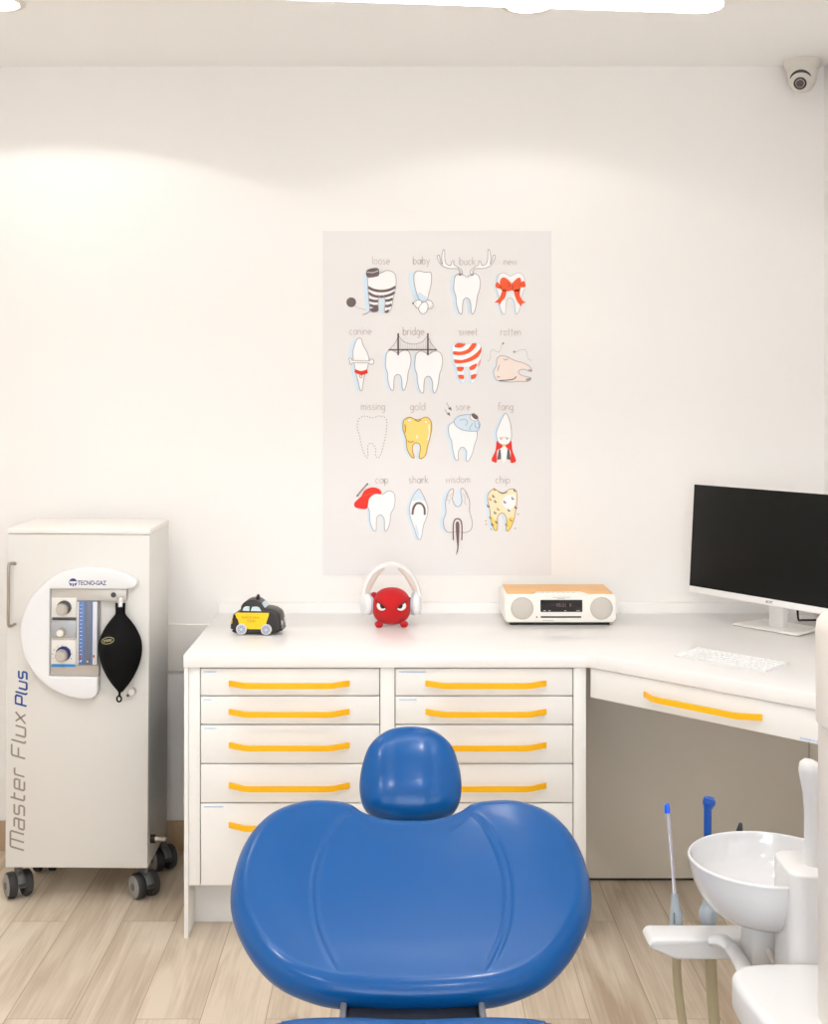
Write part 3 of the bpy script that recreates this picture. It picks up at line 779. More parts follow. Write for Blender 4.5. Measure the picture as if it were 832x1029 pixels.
# brand lettering running up the left edge
def vert_text(word, y_lo, y_hi, xbase, unit, wdt, m, off=.0006):
    st, wtot = stroke_word(word, SQUARE, .38, .24); k = (y_lo-y_hi)/(wtot+.24)
    mb = MB()
    for ln in st:
        v, f = ribbon(ln, 1)  # placeholder width replaced below
        P = [(-p[1]*unit, -(p[0]*k)) for p in ln]      # px offsets: x left by height, y up by advance
        pts = [Vector((mx(xbase+q[0]), mz(y_lo+q[1]), 0)) for q in P]
        v, f = ribbon(pts, wdt)
        w3 = [(p.x, YM-.002-off, p.y) for p in v]
        ff = []
        for g in f:
            a, b, c = (Vector(w3[g[i]]) for i in range(3)); ff.append(g if (b-a).cross(c-a).y <= 0 else g[::-1])
        mb.add(w3, ff, m)
    return mb.build('lettering', dr, True, smooth=False)
tag(vert_text('Master', 854.5, 771.5, 25.3, 9.9, .0052, 'text_grey'), 'large grey lettering')
tag(vert_text('Flux', 762.5, 715.5, 26.0, 9.9, .0052, 'text_grey'), 'large grey lettering')
tag(vert_text('Plus', 709.8, 674, 27.0, 8.0, .0052, 'text_blue'), 'blue lettering')
# curved white fascia (its details stand proud of the door)
kf = (YM-.032)/F
mx = lambda px: (px-VX)*kf
mz = lambda py: H-(py-VY)*kf
out = [(137, 583.5), (136.5, 588), (133, 590.6), (126, 591.8), (49.3, 591.8), (49.3, 680), (98.5, 680), (98.5, 695), (96.5, 699.5), (92, 701.6)]
cx, cy, R = 87.5, 636.3, 66.2
for a in range(93, 271, 6): out.append((cx+R*math.cos(math.radians(a))*1.02, cy+R*math.sin(math.radians(a))))
out += [(101, 571.2), (112, 573), (123, 576.2), (132, 580)]
OF = [Vector((mx(p[0]), mz(p[1]), 0)) for p in out]
fas = MB().prism([(p.x, p.y) for p in OF], .002, .036, 'fascia_white', FRONT((0, YM, 0)), bev=.005, seg=3).build('fascia', mc, True, angle=50)
yf = YM-.036
lg = MB(); TL = FRONT((0, yf-.0006, 0))
put_text(lg, 'TECNO-GAZ', 28.5*km, 4.6*km, 'navy', FRONT((mx(92), yf-.0006, mz(585.4))), .018)
lg.prism([(mx(73)+p[0], mz(585)+p[1]) for p in arc(0, 0, .0118, .0118, 0, 350, 35)], 0, .0003, 'navy', TL)
lg.box((mx(69.5), yf-.0012, mz(585.9)), (mx(76.5), yf-.0008, mz(583.9)), 'fascia_white').box((mx(71.6), yf-.0012, mz(589)), (mx(72.4), yf-.0008, mz(585)), 'fascia_white').box((mx(73.8), yf-.0012, mz(589)), (mx(74.6), yf-.0008, mz(585)), 'fascia_white')
tag(lg.build('logo', fas, True, smooth=False), 'navy round logo and lettering')
# control panel
pn = MB().prism([(mx(a), mz(b)) for a, b in ((49.6, 592.2), (125.8, 592.2), (125.8, 604), (98.4, 604), (98.4, 679.6), (49.6, 679.6))], .002, .024, 'panel_metal', FRONT((0, YM, 0)), bev=.0015).build('control_panel', mc, True)
yp = YM-.024
MB().tube([(mx(112.7), yp+.004, mz(598)), (mx(112.7), yp-.0012, mz(598))], .0075, 'knob_dark', 20).tube([(mx(112.7), yp+.004, mz(598)), (mx(112.7), yp-.0006, mz(598))], .0088, 'steel', 20).build('socket', pn, True)
def plate(y0, y1, m): return MB().box((mx(50.8), yp-.002, mz(y1)), (mx(75.8), yp+.002, mz(y0)), m, .0006)
tag(plate(601, 623.5, 'dial_white').build('dial_plate', pn, True), 'white dial plate')
tag(plate(624.5, 641, 'panel_grey').build('dial_plate', pn, True), 'grey dial plate')
tag(plate(642.5, 669, 'dial_white').build('dial_plate', pn, True), 'white dial plate with blue ticks')
def dial(px, py, r, m_ring, big=True, ticks=None):
    mb = MB(); c = (mx(px), mz(py))
    if big: mb.tube([(c[0]+.0045, yp-.002, c[1]+.005), (c[0]+.0045, yp-.009, c[1]+.005)], r*1.12, m_ring, 28)
    mb.tube([(c[0]+.001, yp-.002, c[1]+.001), (c[0], yp-.016, c[1]), (c[0], yp-.0168, c[1])], [r, r*.94, r*.86], 'knob_metal', 28)
    mb.tube([(c[0], yp-.0168, c[1]), (c[0], yp-.019, c[1])], [r*.74, r*.7], 'dial_white' if not big else 'panel_metal', 24)
    for k in range(ticks or 0):
        g = math.radians(-20+220*k/(ticks-1)); rr = r*1.45
        q = Vector((c[0]+rr*math.cos(g), yp-.0024, c[1]+rr*math.sin(g))); mb.box(q-Vector((.0011, .0003, .0011)), q+Vector((.0011, .0003, .0011)), 'navy')
    return mb.build('dial', pn, True)
tag(dial(62, 612.5, .0185, 'knob_dark'), 'large metal dial with dark ring')
tag(dial(60.5, 636, .013, 'knob_metal', False), 'small plain knob')
tag(dial(61.5, 659, .0195, 'navy', True, 9), 'large metal dial with blue scale')
MB().box((mx(51.3), yp-.003, mz(623.6)), (mx(75.6), yp, mz(620.8)), 'knob_dark', .001).build('name_strip', pn, True)
MB().box((mx(51.3), yp-.003, mz(643.6)), (mx(74.6), yp, mz(641.4)), 'panel_metal', .001).build('name_strip', pn, True)
tag(MB().box((mx(51.0), yp-.003, mz(670.6)), (mx(75), yp, mz(667.8)), 'sky_blue', .001).build('name_strip', pn, True), 'bright blue strip')
fm = MB().box((mx(76.6), yp-.010, mz(668.4)), (mx(98.2), yp-.001, mz(603.6)), 'flow_dark', .001).build('flow_meter', pn, True)
MB().box((mx(77.2), yp-.014, mz(667.5)), (mx(79.2), yp-.0095, mz(604.4)), 'flow_light', .001).box((mx(79.4), yp-.013, mz(667.5)), (mx(84.6), yp-.0095, mz(604.4)), 'flow_blue', .001).build('flow_tube', fm, True)
MB().box((mx(93), yp-.014, mz(667.5)), (mx(97.6), yp-.0095, mz(604.4)), 'flow_light', .0015).box((mx(91.6), yp-.0125, mz(667.5)), (mx(92.6), yp-.0095, mz(604.4)), 'flow_blue').build('flow_tube', fm, True)
q = MB()
for a, b in ((80.5, 659), (94.4, 659)): q.ball((mx(a), yp-.0135, mz(b)), (.003, .002, .005), 'red_dot', n=12, k=8)
for k in range(14): q.box((mx(80.2), yp-.0134, mz(608+k*3.8)), (mx(82.4), yp-.0128, mz(607.5+k*3.8)), 'flow_light')
for a in (81, 88, 95): q.ball((mx(a), yp-.0115, mz(664.5)), .004, 'chrome', n=12, k=8)
q.build('gauge_marking', fm, True)
# breathing bag hangs from the nipple of the panel
bag = thing('breathing_bag', 'black rubber breathing bag hanging from the control panel of the white machine', 'breathing bag', (mx(121), YM-.03, mz(700)))
bag.location.x += .002
MB().tube([(mx(121), YM-.013, mz(602)), (mx(121), YM-.034, mz(602.5)), (mx(121), YM-.036, mz(606)), (mx(121), YM-.036, mz(609))], .0105, 'chrome', 18).build('nipple', mc, True)
prof = [(695, 2.2), (692, 4.5), (686, 9.2), (678, 14.2), (668, 18.6), (657, 21.2), (648, 21.4), (640, 19.8), (631, 15.6), (624, 10.8), (619, 6.6), (616.5, 5.0), (614, 4.8), (606.5, 5.0), (605.6, 4.6)]
pr = spline([(a[1]*km, mz(a[0])) for a in prof], 4, False)
b = MB().lathe([(p.x, p.y) for p in pr], 'rubber_black', 40, cx=mx(120.6), cy=YM-.036, sy=.62)
b.build('bag', bag, True)
b = MB().tube([(mx(120.2), YM-.036, mz(693)), (mx(119.6), YM-.036, mz(698.8))], [.006, .005], 'rubber_black', 12, squash=(1, .6))
b.tube([(mx(119.3)+.0068*math.cos(g*PI/10), YM-.036, mz(702)+.0085*math.sin(g*PI/10)) for g in range(20)], .0024, 'rubber_black', 8, closed=True).build('hanging_loop', bag, True)
ov = MB(); cxo, cyo = mx(110.3), mz(641.4)
def bagy(x, z):                 # front surface of the bag at x, z
    for (a, b_) in zip(pr[:-1], pr[1:]):
        lo, hi = sorted((a.y, b_.y))
        if lo <= z <= hi:
            t_ = (z-a.y)/(b_.y-a.y) if b_.y != a.y else 0; r = a.x+(b_.x-a.x)*t_
            return YM-.036-.62*math.sqrt(max(r*r-(x-mx(120.6))**2, 0))
    return YM-.05
pts = []
for k in range(24):
    g = 2*PI*k/24; x = cxo+.0195*math.cos(g); z = cyo+.0092*math.sin(g)+.0035*math.cos(g); pts.append((x, bagy(x, z)-.0002, z))
ov.tube(pts, .0008, 'logo_cream', 6, closed=True)
for sx in (-8, -2, 3, 8):
    p2 = []
    for q in ((-1.6, -3), (-1.8, 3), (1.2, 3), (1.4, .5), (-1.4, 0), (1.6, -3)):
        x = cxo+(sx+q[0])*.0013; z = cyo+q[1]*.0011+sx*.00022; p2.append((x, bagy(x, z)-.0002, z))
    ov.tube(p2, .0007, 'logo_cream', 6)
tag(ov.build('logo', bag, True), 'cream oval logo')
# side fitting and casters
q = MB(); zf = .178; xf = X1
q.tube([(xf, 3.735, zf), (xf+.014, 3.735, zf)], .0125, 'caster_dark', 18).tube([(xf+.014, 3.735, zf), (xf+.026, 3.735, zf)], .008, 'steel', 14)
q.tube([(xf+.026+k*.0024, 3.735, zf) for k in range(9)], [.0068, .0058]*4+[.0055], 'knob_metal', 14).build('gas_fitting', mc, True)
def caster(x, y, yaw):
    T = Matrix.Translation((x, y, 0)) @ Matrix.Rotation(yaw, 4, 'Z')
    c = MB()
    c.tube([(0, 0, .094), (0, 0, .103)], .02, 'bracket_grey', 20, T)
    arcpts = [(.0, .034*math.cos(g)-.006, .038+.036*math.sin(g)) for g in [math.radians(a) for a in range(10, 181, 17)]]
    c.tube([(0, p[1], p[2]) for p in arcpts], .011, 'caster_grey', 10, T, squash=(.55, 1.1))
    c.box((-.0085, -.017, .066), (.0085, .022, .096), 'caster_grey', .005, T)
    c.box((-.012, -.047, .040), (.012, -.028, .050), 'caster_dark', .003, T)
    o = c.build('caster', mc)
    # caster geometry is written in world space, bring it into the machine's frame
    I = WM[mc.name].inverted(); o.data.transform(I)
    for s in (-1, 1):
        w = MB(); a = s*.009; b_ = s*.036
        w.tube([(a, 0, .038), (a+s*.002, 0, .038), (a+s*.006, 0, .038), (b_-s*.006, 0, .038), (b_-s*.002, 0, .038), (b_, 0, .038)], [.032, .036, .038, .038, .036, .032], 'caster_dark', 32, T)
        w.tube([(b_-s*.001, 0, .038), (b_+s*.0015, 0, .038), (b_+s*.003, 0, .038)], [.033, .0318, .029], 'caster_disc', 28, T)
        w.tube([(b_, 0, .038), (b_+s*.0042, 0, .038)], .011, 'caster_grey', 16, T)
        ww = w.build('wheel', o); ww.data.transform(I)
caster(X0+.026, YM+.045, math.radians(33)); caster(X1-.02, YM+.045, math.radians(40)); caster(X1-.006, YM+.262, math.radians(38)); caster(X0+.05, YM+.25, math.radians(10))

mc.rotation_euler = (0, .0065, 0); mc.location.x -= .004
# ------------------------------------------------------------------ toy taxi
TX = thing('toy_taxi', 'small black and yellow toy taxi on the left of the worktop', 'toy car', at(259.5, 637, 3.765) * 1.0, math.radians(-5))
TX.location.z = ZT; WM[TX.name] = Matrix.Translation(TX.location) @ Matrix.Rotation(math.radians(-5), 4, 'Z')
ck = .000252
def cu(x, y): return ((x-402)*ck*.96, (566-y)*ck*.95)
bodypts = [(86, 520), (80, 470), (84, 430), (104, 360), (128, 296), (180, 282), (206, 262), (214, 210), (256, 158), (330, 132), (410, 138), (462, 170), (505, 228), (560, 236), (630, 256), (690, 300), (712, 370), (722, 450), (716, 505), (680, 535), (560, 552), (300, 556), (150, 550)]
SL = spline([cu(*p) for p in bodypts], 6)
TT = FRONT((0, 0, 0)); Wt = .041
MB().pillow(inset(SL, .011), Wt, .011, 'taxi_black', TT, cap='ngon').build('body', TX)
yS = -Wt
def decal(pts, m, name, y0=yS, th=.0014, curve=False, label=None):
    pts = [(p[0]+20, p[1]) for p in pts]
    P = spline([cu(*p) for p in pts], 5) if curve else [Vector((*cu(*p), 0)) for p in pts]
    o = MB().prism([(p.x, p.y) for p in P], .0, th, m, FRONT((0, y0, 0))).build(name, TX)
    if label: tag(o, label)
    return o
for s in (1, -1):
    y0 = yS if s > 0 else Wt-.0014
    decal([(128, 300), (150, 286), (552, 284), (546, 320), (520, 400), (500, 480), (450, 490), (280, 490), (262, 440), (176, 432), (160, 370), (140, 350)], 'taxi_yellow', 'door_panel', y0, label='yellow door panel')
    decal([(218, 262), (232, 222), (258, 206), (306, 206), (304, 264)], 'taxi_glass', 'side_window', y0)
    decal([(322, 264), (340, 212), (400, 206), (430, 220), (456, 264)], 'taxi_glass', 'side_window', y0)
    for x in (228, 538):
        w = MB(); c = cu(x, 492); ya, yb = (yS+.01, yS-.006) if s > 0 else (Wt-.01, Wt+.006)
        e = -.0016 if s > 0 else .0016
        w.tube([(c[0], ya, c[1]), (c[0], yb+e*-1, c[1]), (c[0], yb, c[1])], [.0165, .0165, .0145], 'taxi_white', 28)
        w.tube([(c[0], yb, c[1]), (c[0], yb+e*.5, c[1])], .0115, 'taxi_hub', 24).tube([(c[0], yb, c[1]), (c[0], yb+e, c[1])], .0045, 'taxi_white', 16)
        for k in range(8): g = k*PI/4; w.ball((c[0]+.008*math.cos(g), yb+e*.5, c[1]+.008*math.sin(g)), .0016, 'taxi_white', n=8, k=6)
        w.build('wheel', TX)
tx = MB(); tw = .0018
put_text(tx, 'BARCELONA', 215*ck*.96, 26*ck, 'taxi_ink', FRONT((cu(342, 344)[0], yS-tw, cu(342, 344)[1])))
put_text(tx, 'TAXI', 104*ck*.96, 32*ck, 'taxi_ink', FRONT((cu(346, 388)[0], yS-tw, cu(346, 388)[1])))
tx.build('lettering', TX, smooth=False)
c = cu(404, 122)
MB().ball((c[0], -.004, c[1]), (.006, .013, .011), 'taxi_black').build('roof_sign', TX)
a, b_ = cu(468, 168), cu(514, 236)
ws = Vector((b_[0]-a[0], 0, b_[1]-a[1])); wn = Vector((-ws.z, 0, ws.x)).normalized(); wn = -wn if wn.x < 0 else wn
ctr = Vector(((a[0]+b_[0])/2, 0, (a[1]+b_[1])/2))+wn*.0005
MB().pillow(inset(rrect(.058, ws.length*.9, .004), .001), .0015, .001, 'taxi_glass', frame(ctr, (0, 1, 0), ws.normalized(), wn), cap='ngon').build('windscreen', TX)
for s in (-1, 1): c = cu(700, 420); MB().ball((c[0]+.001, s*.024, c[1]), (.007, .0095, .0095), 'taxi_white').build('headlight', TX)
c = cu(712, 500); MB().box((c[0]-.004, -.034, c[1]-.004), (c[0]+.005, .034, c[1]+.005), 'taxi_black', .004).build('bumper', TX)
c = cu(100, 410); MB().ball((c[0], -.034, c[1]), (.004, .006, .007), 'taxi_yellow').build('tail_light', TX)

# ------------------------------------------------------------------ red plush toy wearing headphones
Yt = 3.88; kt = Yt/F
ty = thing('plush_toy', 'round red plush toy with angry eyes on the worktop below the poster', 'toy', ((393.4-VX)*kt, Yt, ZT))
b = MB(); n, k = 40, 26; vs = []; fs = []
cz = .0615; rx, ry_, rz_ = .0605, .052, .0575
for i in range(k+1):
    a = -PI/2+PI*i/k
    for j in range(n):
        g = 2*PI*j/n; q = math.copysign(abs(math.cos(a))**.86, math.cos(a)); zz = math.copysign(abs(math.sin(a))**.9, math.sin(a))
        wob = 1 + (.05 if zz < 0 else 0)*abs(zz)*0.8
        vs.append((rx*max(q, 1e-4)*math.cos(g)*wob, ry_*max(q, 1e-4)*math.sin(g), cz+rz_*zz))
for i in range(k):
    for j in range(n): fs.append([i*n+j, i*n+(j+1) % n, (i+1)*n+(j+1) % n, (i+1)*n+j])
b.add(vs, fs, 'plush_red').build('body', ty, angle=80)
for s in (-1, 1):
    MB().ball((s*.039, -.022, .0095), (.0135, .020, .0100), 'plush_red').box((s*.039-.0105, -.038, .0005), (s*.039+.0105, -.006, .014), 'plush_red', .005).build('foot', ty)
    MB().ball((s*.055, .0, .094 if s < 0 else .078), (.0115, .010, .011), 'plush_dark_red').build('ear', ty)
    e = MB()
    # half-disc eye cut by a slanting brow, laid on the front of the ball
    def eyept(x, z, lift): 
        qx = min(.98, abs(x)/rx); qz = min(.98, abs(z-cz)/rz_)
        return Vector((x, -ry_*math.sqrt(max(.02, 1-qx*qx-qz*qz))*1.03-lift, z))
    ex, ez = s*.0305, .0695
    ring = []
    for kk in range(25):
        g = 2*PI*kk/24; px, pz = .0150*math.cos(g), .0135*math.sin(g)
        lim = .004 + .62*px*(1 if s > 0 else -1)
        pz = min(pz, lim); ring.append((px, pz))
    def patch(mbx, ringp, ox, oz, lift, m):
        vv = [eyept(ex+ox, ez+oz, lift)] + [eyept(ex+ox+p[0], ez+oz+p[1], lift) for p in ringp]
        ff = [[0, i+1, i+2] for i in range(len(ringp)-1)]
        out = []
        for f in ff:
            A_, B2, C2 = (vv[i] for i in f); out.append(f if (B2-A_).cross(C2-A_).y < 0 else f[::-1])
        mbx.add(vv, out, m)
    patch(e, ring, 0, -.001, .0015, 'eye_white')
    pr2 = [(p[0]*.52, min(p[1]*.62, p[1]*.62)) for p in ring]
    patch(e, pr2, -s*.0035, .0005, .0027, 'eye_black')
    p0 = eyept(ex-s*.0165, ez-.0085, .002); p1 = eyept(ex+s*.0005, ez+.003, .002); p2 = eyept(ex+s*.0165, ez+.013, .002)
    e.tube(spline([p0, p1, p2], 5, False), .0016, 'eye_black', 8)
    tag(e.build('eye', ty), 'angry white and black eye')
hp = thing('headphones', 'white over-ear headphones worn by the red plush toy', 'headphones', ((393-VX)*kt, Yt+.006, ZT+.03))
hc = Vector(((393.2-VX)*kt, Yt+.012, H-(603-VY)*kt))
bw, bh = 29.0*kt, 36.0*kt
band = [(hc.x+bw*math.cos(math.radians(a)), hc.y+.004, hc.z+bh*math.sin(math.radians(a))) for a in range(-2, 183, 8)]
mbb = MB(); vs = []; fs = []; th, dp = .0048, .018
for i, p in enumerate(band):
    a = math.radians(-2+8*i); nrm = Vector((math.cos(a)/bw, 0, math.sin(a)/bh)).normalized()
    for (o1, o2) in ((-th, -dp), (th*.4, -dp*1.0), (th, -dp*.6), (th, dp*.6), (th*.4, dp), (-th, dp)): vs.append(Vector(p)+nrm*o1+Vector((0, o2, 0)))
for i in range(len(band)-1):
    for j in range(6): fs.append([i*6+j, i*6+(j+1) % 6, (i+1)*6+(j+1) % 6, (i+1)*6+j])
fs.append([0, 1, 2, 3, 4, 5]); fs.append([(len(band)-1)*6+j for j in range(6)][::-1])
mbb.add(vs, fs, 'phones_white').build('headband', hp, True, angle=50)
for s in (-1, 1):
    rng = range(14, 80, 6) if s > 0 else range(166, 100, -6)
    pts = [(hc.x+(bw-.0105)*math.cos(math.radians(a)), hc.y+.004, hc.z+(bh-.0105)*math.sin(math.radians(a))) for a in rng]
    m_ = len(pts)
    tag(MB().tube(pts, [.004+.0065*math.sin(PI*min(1, .12+i/(m_-1)*.9))*(1.15-.5*i/m_) for i in range(m_)], 'phones_pad', 14, squash=(1.0, 1.35)).build('head_pad', hp, True), 'cream head cushion')
    # ear cup: disc with cushion, turned so that it shows to the viewer
    cc = Vector((hc.x+s*(bw-.0125), hc.y-.004, H-(607.2-VY)*kt)); ax = Vector((s*.90, -.42 if s < 0 else -.18, 0)).normalized()
    up = Vector((0, 0, 1)); T = frame(cc, ax.cross(up) * -1, up, ax) if False else frame(cc, up.cross(ax), up, ax)
    cup = MB().lathe([(0, .016), (.018, .0158), (.028, .0125), (.0325, .006), (.033, 0), (.0315, -.004)], 'phones_white', 36, T, sx=.95, sy=1.05).build('ear_cup', hp, True)
    MB().lathe([(.0325, -.0035), (.034, -.008), (.033, -.0125), (.026, -.0145), (.0, -.0135)], 'phones_grey', 36, T, sx=.95, sy=1.05).build('ear_cushion', cup, True)
    MB().tube([Vector((hc.x+s*bw, hc.y+.004, hc.z-.002)), cc+Vector((s*.010, 0, .022)), cc+ax*.014], [.006, .0055, .004], 'phones_white', 12, squash=(1, 1.6)).build('hinge', cup, True)

# ------------------------------------------------------------------ desktop radio
Yr = 3.88; kr = Yr/F
rx0, rx1 = (506.8-VX)*kr, (619.2-VX)*kr
rz0, rz1 = ZT+.010, H-(597.4-VY)*kr+.001
rd = thing('radio', 'white desktop radio with wood top and two round speakers on the worktop', 'radio', ((rx0+rx1)/2, Yr+.095, ZT))
MB().pillow(inset(rrect(rx1-rx0, rz1-rz0, .014, 6, (rx0+rx1)/2, (rz0+rz1)/2), .004), .095, .004, 'radio_white', FRONT((0, Yr+.095, 0)), cap='ngon').build('body', rd, True)
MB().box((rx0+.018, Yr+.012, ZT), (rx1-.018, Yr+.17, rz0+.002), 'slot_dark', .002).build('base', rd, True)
xa, xb = (537.5-VX)*kr, (588-VX)*kr
wp = [(rx0+.010, Yr+.006), (xa-.004, Yr+.006), (xa+.010, Yr+.046), (xb-.008, Yr+.046), (xb+.010, Yr+.006), (rx1-.010, Yr+.006), (rx1-.010, Yr+.186), (rx0+.010, Yr+.186)]
tag(MB().prism(wp, rz1-.001, rz1+.0035, 'radio_wood', bev=.001).build('wood_top', rd, True), 'light wood top')
MB().prism([(xa-.002, Yr+.005), (xb+.008, Yr+.005), (xb-.009, Yr+.0445), (xa+.011, Yr+.0445)], rz1-.001, rz1+.002, 'radio_white', bev=.001).build('control_deck', rd, True)
q = MB()
for k in range(7): q.box((xa+.022+k*.016, Yr+.02, rz1+.0019), (xa+.032+k*.016, Yr+.024, rz1+.0024), 'ink_soft')
q.build('button', rd, True)
for px in (524.7, 604.4):
    T = FRONT(((px-VX)*kr, Yr, H-(611.3-VY)*kr))
    sp_ = MB().lathe([(.0, .0026), (.018, .0022), (.0315, .0008), (.0325, 0)], 'grille', 40, T).build('speaker', rd, True)
    MB().lathe([(.0322, 0), (.0328, .0016), (.0345, .0016), (.0352, 0)], 'grille_ring', 40, T).build('speaker_ring', sp_, True)
dx0_, dx1_, dz0_, dz1_ = (543-VX)*kr, (585.2-VX)*kr, H-(614.9-VY)*kr, H-(602.8-VY)*kr
ds = MB().pillow(inset(rrect(dx1_-dx0_, dz1_-dz0_, .003, 4, (dx0_+dx1_)/2, (dz0_+dz1_)/2), .0005), .0012, .0005, 'display', FRONT((0, Yr, 0)), cap='ngon').build('display', rd, True)
q = MB(); yy = Yr-.0016
put_text(q, '05:21  0', 15*kr, 3.2*kr, 'digit', FRONT(((566.6-VX)*kr, yy, H-(608-VY)*kr)))
q.build('clock_digits', ds, True, smooth=False)
for a, b_ in ((546, 548.4), (551.2, 553.2), (567, 569), (579, 583)): MB().box(((a-VX)*kr, yy, H-(614-VY)*kr), ((b_-VX)*kr, yy+.0003, H-(613.3-VY)*kr), 'ink_soft').build('display_icon', ds, True)
q = MB().box(((543.4-VX)*kr, Yr-.0012, H-(620.8-VY)*kr), ((584-VX)*kr, Yr+.002, H-(619.2-VY)*kr), 'slot_dark', .0005)
q.build('disc_slot', rd, True)
MB().tube([((539.4-VX)*kr, Yr+.002, H-(620.1-VY)*kr), ((539.4-VX)*kr, Yr-.0012, H-(620.1-VY)*kr)], .0023, 'slot_dark', 12).build('jack_socket', rd, True)
for a, b_, c_, d_ in ((555, 573, 600.4, 599.9), (560, 568, 601.8, 601.1), (545, 556, 623.8, 623.1)):
    MB().box(((a-VX)*kr, Yr-.0008, H-(c_-VY)*kr), ((b_-VX)*kr, Yr+.001, H-(d_-VY)*kr), 'ink_soft').build('printed_marking', rd, True)


# ------------------------------------------------------------------ monitor and keyboard
ML = at(694.8, 541, 3.99); MR = at(832, 552, 3.555)
md = (MR-ML); md.z = 0; mdir = md.normalized(); mnorm = Vector((mdir.y, -mdir.x, 0))      # towards the viewer
if mnorm.y > 0: mnorm = -mnorm
MWD, zb0, zt0 = .548, H-(594.2-VY)*3.99/F, H-(486.2-VY)*3.99/F
mn = thing('monitor', 'white monitor with a dark screen at the right end of the worktop', 'monitor', (ML+mdir*.27)*1.0)
cM = Vector((ML.x, ML.y, 0))+mdir*MWD/2; cM.z = (zb0+zt0)/2
tilt = math.radians(4)
upv = (Vector((0, 0, 1))*math.cos(tilt) - mnorm*math.sin(tilt)).normalized(); nv = mdir.cross(upv)
if nv.dot(mnorm) < 0: nv = -nv
TM = frame(cM, mdir, upv, nv); hM = zt0-zb0
MB().box((-MWD/2, -hM/2, -.022), (MWD/2, hM/2, 0), 'monitor_white', .003, TM).box((-MWD*.3, -hM*.3, -.045), (MWD*.3, hM*.32, -.02), 'monitor_white', .015, TM).build('casing', mn, True)
tag(MB().box((-MWD/2+.002, -hM/2+.020, -.001), (MWD/2-.002, hM/2-.0015, .0012), 'screen', .0006, TM).build('screen', mn, True), 'dark switched-off screen')
q = MB(); put_text(q, 'acer', .0265, .0075, 'taxi_black', TM @ Matrix.Translation((.048, -hM/2+.0105, .0006)))
tag(q.build('logo', mn, True, smooth=False), 'small dark maker lettering')
b0, b1 = Vector((1.045, 3.885, ZT)), Vector((1.189, 3.700, ZT)); bd = (b1-b0).normalized(); bn = Vector((-bd.y, bd.x, 0)); BL = (b1-b0).length
TB = frame(b0, bd, bn, (0, 0, 1))
q = MB().prism([(0, 0), (BL, 0), (BL-.012, .15), (.012, .15)], .0016, .007, 'monitor_white', TB, bev=.0012); q.build('stand_base', mn, True)
MB().prism([(.002, .002), (BL-.002, .002), (BL-.014, .148), (.014, .148)], 0, .0022, 'base_edge', TB).build('base_pad', mn, True)
nk = MB().box((BL/2-.026, .055, .005), (BL/2+.026, .085, .175), 'monitor_white', .006, TB); nk.box((BL/2-.024, -.005, .16), (BL/2+.024, .085, .21), 'monitor_white', .006, TB); nk.build('stand_neck', mn, True)
# cable behind the stand
cab = MB().tube(spline([(1.262, 3.93, .845), (1.268, 3.94, .80), (1.285, 3.95, ZT+.005), (1.33, 3.96, ZT+.004)], 8, False), .0035, 'eye_black', 10)
tag(cab.build('cable'), 'thin black cable dropping behind the monitor stand', 'cable')
k0 = Vector((.760, 3.420, ZT)); kd = Vector((.687, -.727, 0)); kn = Vector((.727, .687, 0)); TK = frame(k0, kd, kn, (0, 0, 1))
kb = thing('keyboard', 'slim white keyboard on the worktop in front of the monitor', 'keyboard', k0)
pl = [(0, 0), (.279, 0), (.279, .115), (0, .115)]
q = MB(); q.add([(0, 0, 0), (.279, 0, 0), (.279, .115, 0), (0, .115, 0), (0, 0, .0035), (.279, 0, .0035), (.279, .115, .0095), (0, .115, .0095)], [[0, 3, 2, 1], [4, 5, 6, 7], [0, 1, 5, 4], [1, 2, 6, 5], [2, 3, 7, 6], [3, 0, 4, 7]], 'aluminium', TK)
q.build('base', kb, True)
wrow = [[1.25, 1, 1, 1.25, 5, 1.25, 1, 1, 1], [2.1]+[1]*10+[2.15], [1.75]+[1]*11+[1.6], [1.5]+[1]*12, [1]*13+[1.5], [1.04]*14]
SL_ = .006/.115
for r, row in enumerate(wrow):
    tot = sum(row); x = .004; unit = (.271-.0028*(len(row)-1))/tot; y0 = .0045+r*.0182
    hh = .0155 if r < 5 else .0125
    for wq in row:
        zb = .0035+SL_*(y0+hh/2)
        MB().box((x, y0, zb-.0006), (x+unit*wq, y0+hh, zb+.0024), 'key_white', .0008, TK, 1).build('key', kb, True)
        x += unit*wq+.0028

# ------------------------------------------------------------------ security camera on the ceiling
sc_ = thing('security_camera', 'white dome security camera on the ceiling in the right corner', 'security camera', (1.318, 4.055, CH))
MB().lathe([(.058, 0), (.0585, -.012), (.056, -.024), (.050, -.031), (.02, -.033), (0, -.033)], 'camera_white', 40).build('mounting_ring', sc_)
MB().lathe([(.049, -.028), (.0485, -.046), (.045, -.064), (.038, -.082), (.027, -.096), (.012, -.103), (0, -.104)], 'camera_white', 40).build('dome', sc_)
look = Vector((-.40, -.80, -.50)).normalized(); side = look.cross(Vector((0, 0, 1))).normalized(); upc = side.cross(look)
TE = frame(Vector((-.006, -.012, -.066)), side, upc, look)
ey = MB().ball((0, 0, 0), .041, 'camera_white', TE, 32, 20).build('eyeball', sc_)
MB().lathe([(.0195, .034), (.0205, .0395), (.0185, .0405), (.0155, .0385), (.0, .0380)], 'camera_dark', 32, TE).build('lens_ring', ey)
MB().lathe([(.0125, .0378), (.0125, .0405), (.009, .0425), (0, .0432)], 'camera_lens', 28, TE).build('lens', ey)
q = MB(); a_ = [math.radians(25+130*k/16) for k in range(17)]
q.tube([(.036*math.cos(a), .036*math.sin(a), .0225) for a in a_], [.0012+.0034*math.sin(PI*k/16) for k in range(17)], 'camera_dark', 8, TE)
q.build('gap_seal', ey)
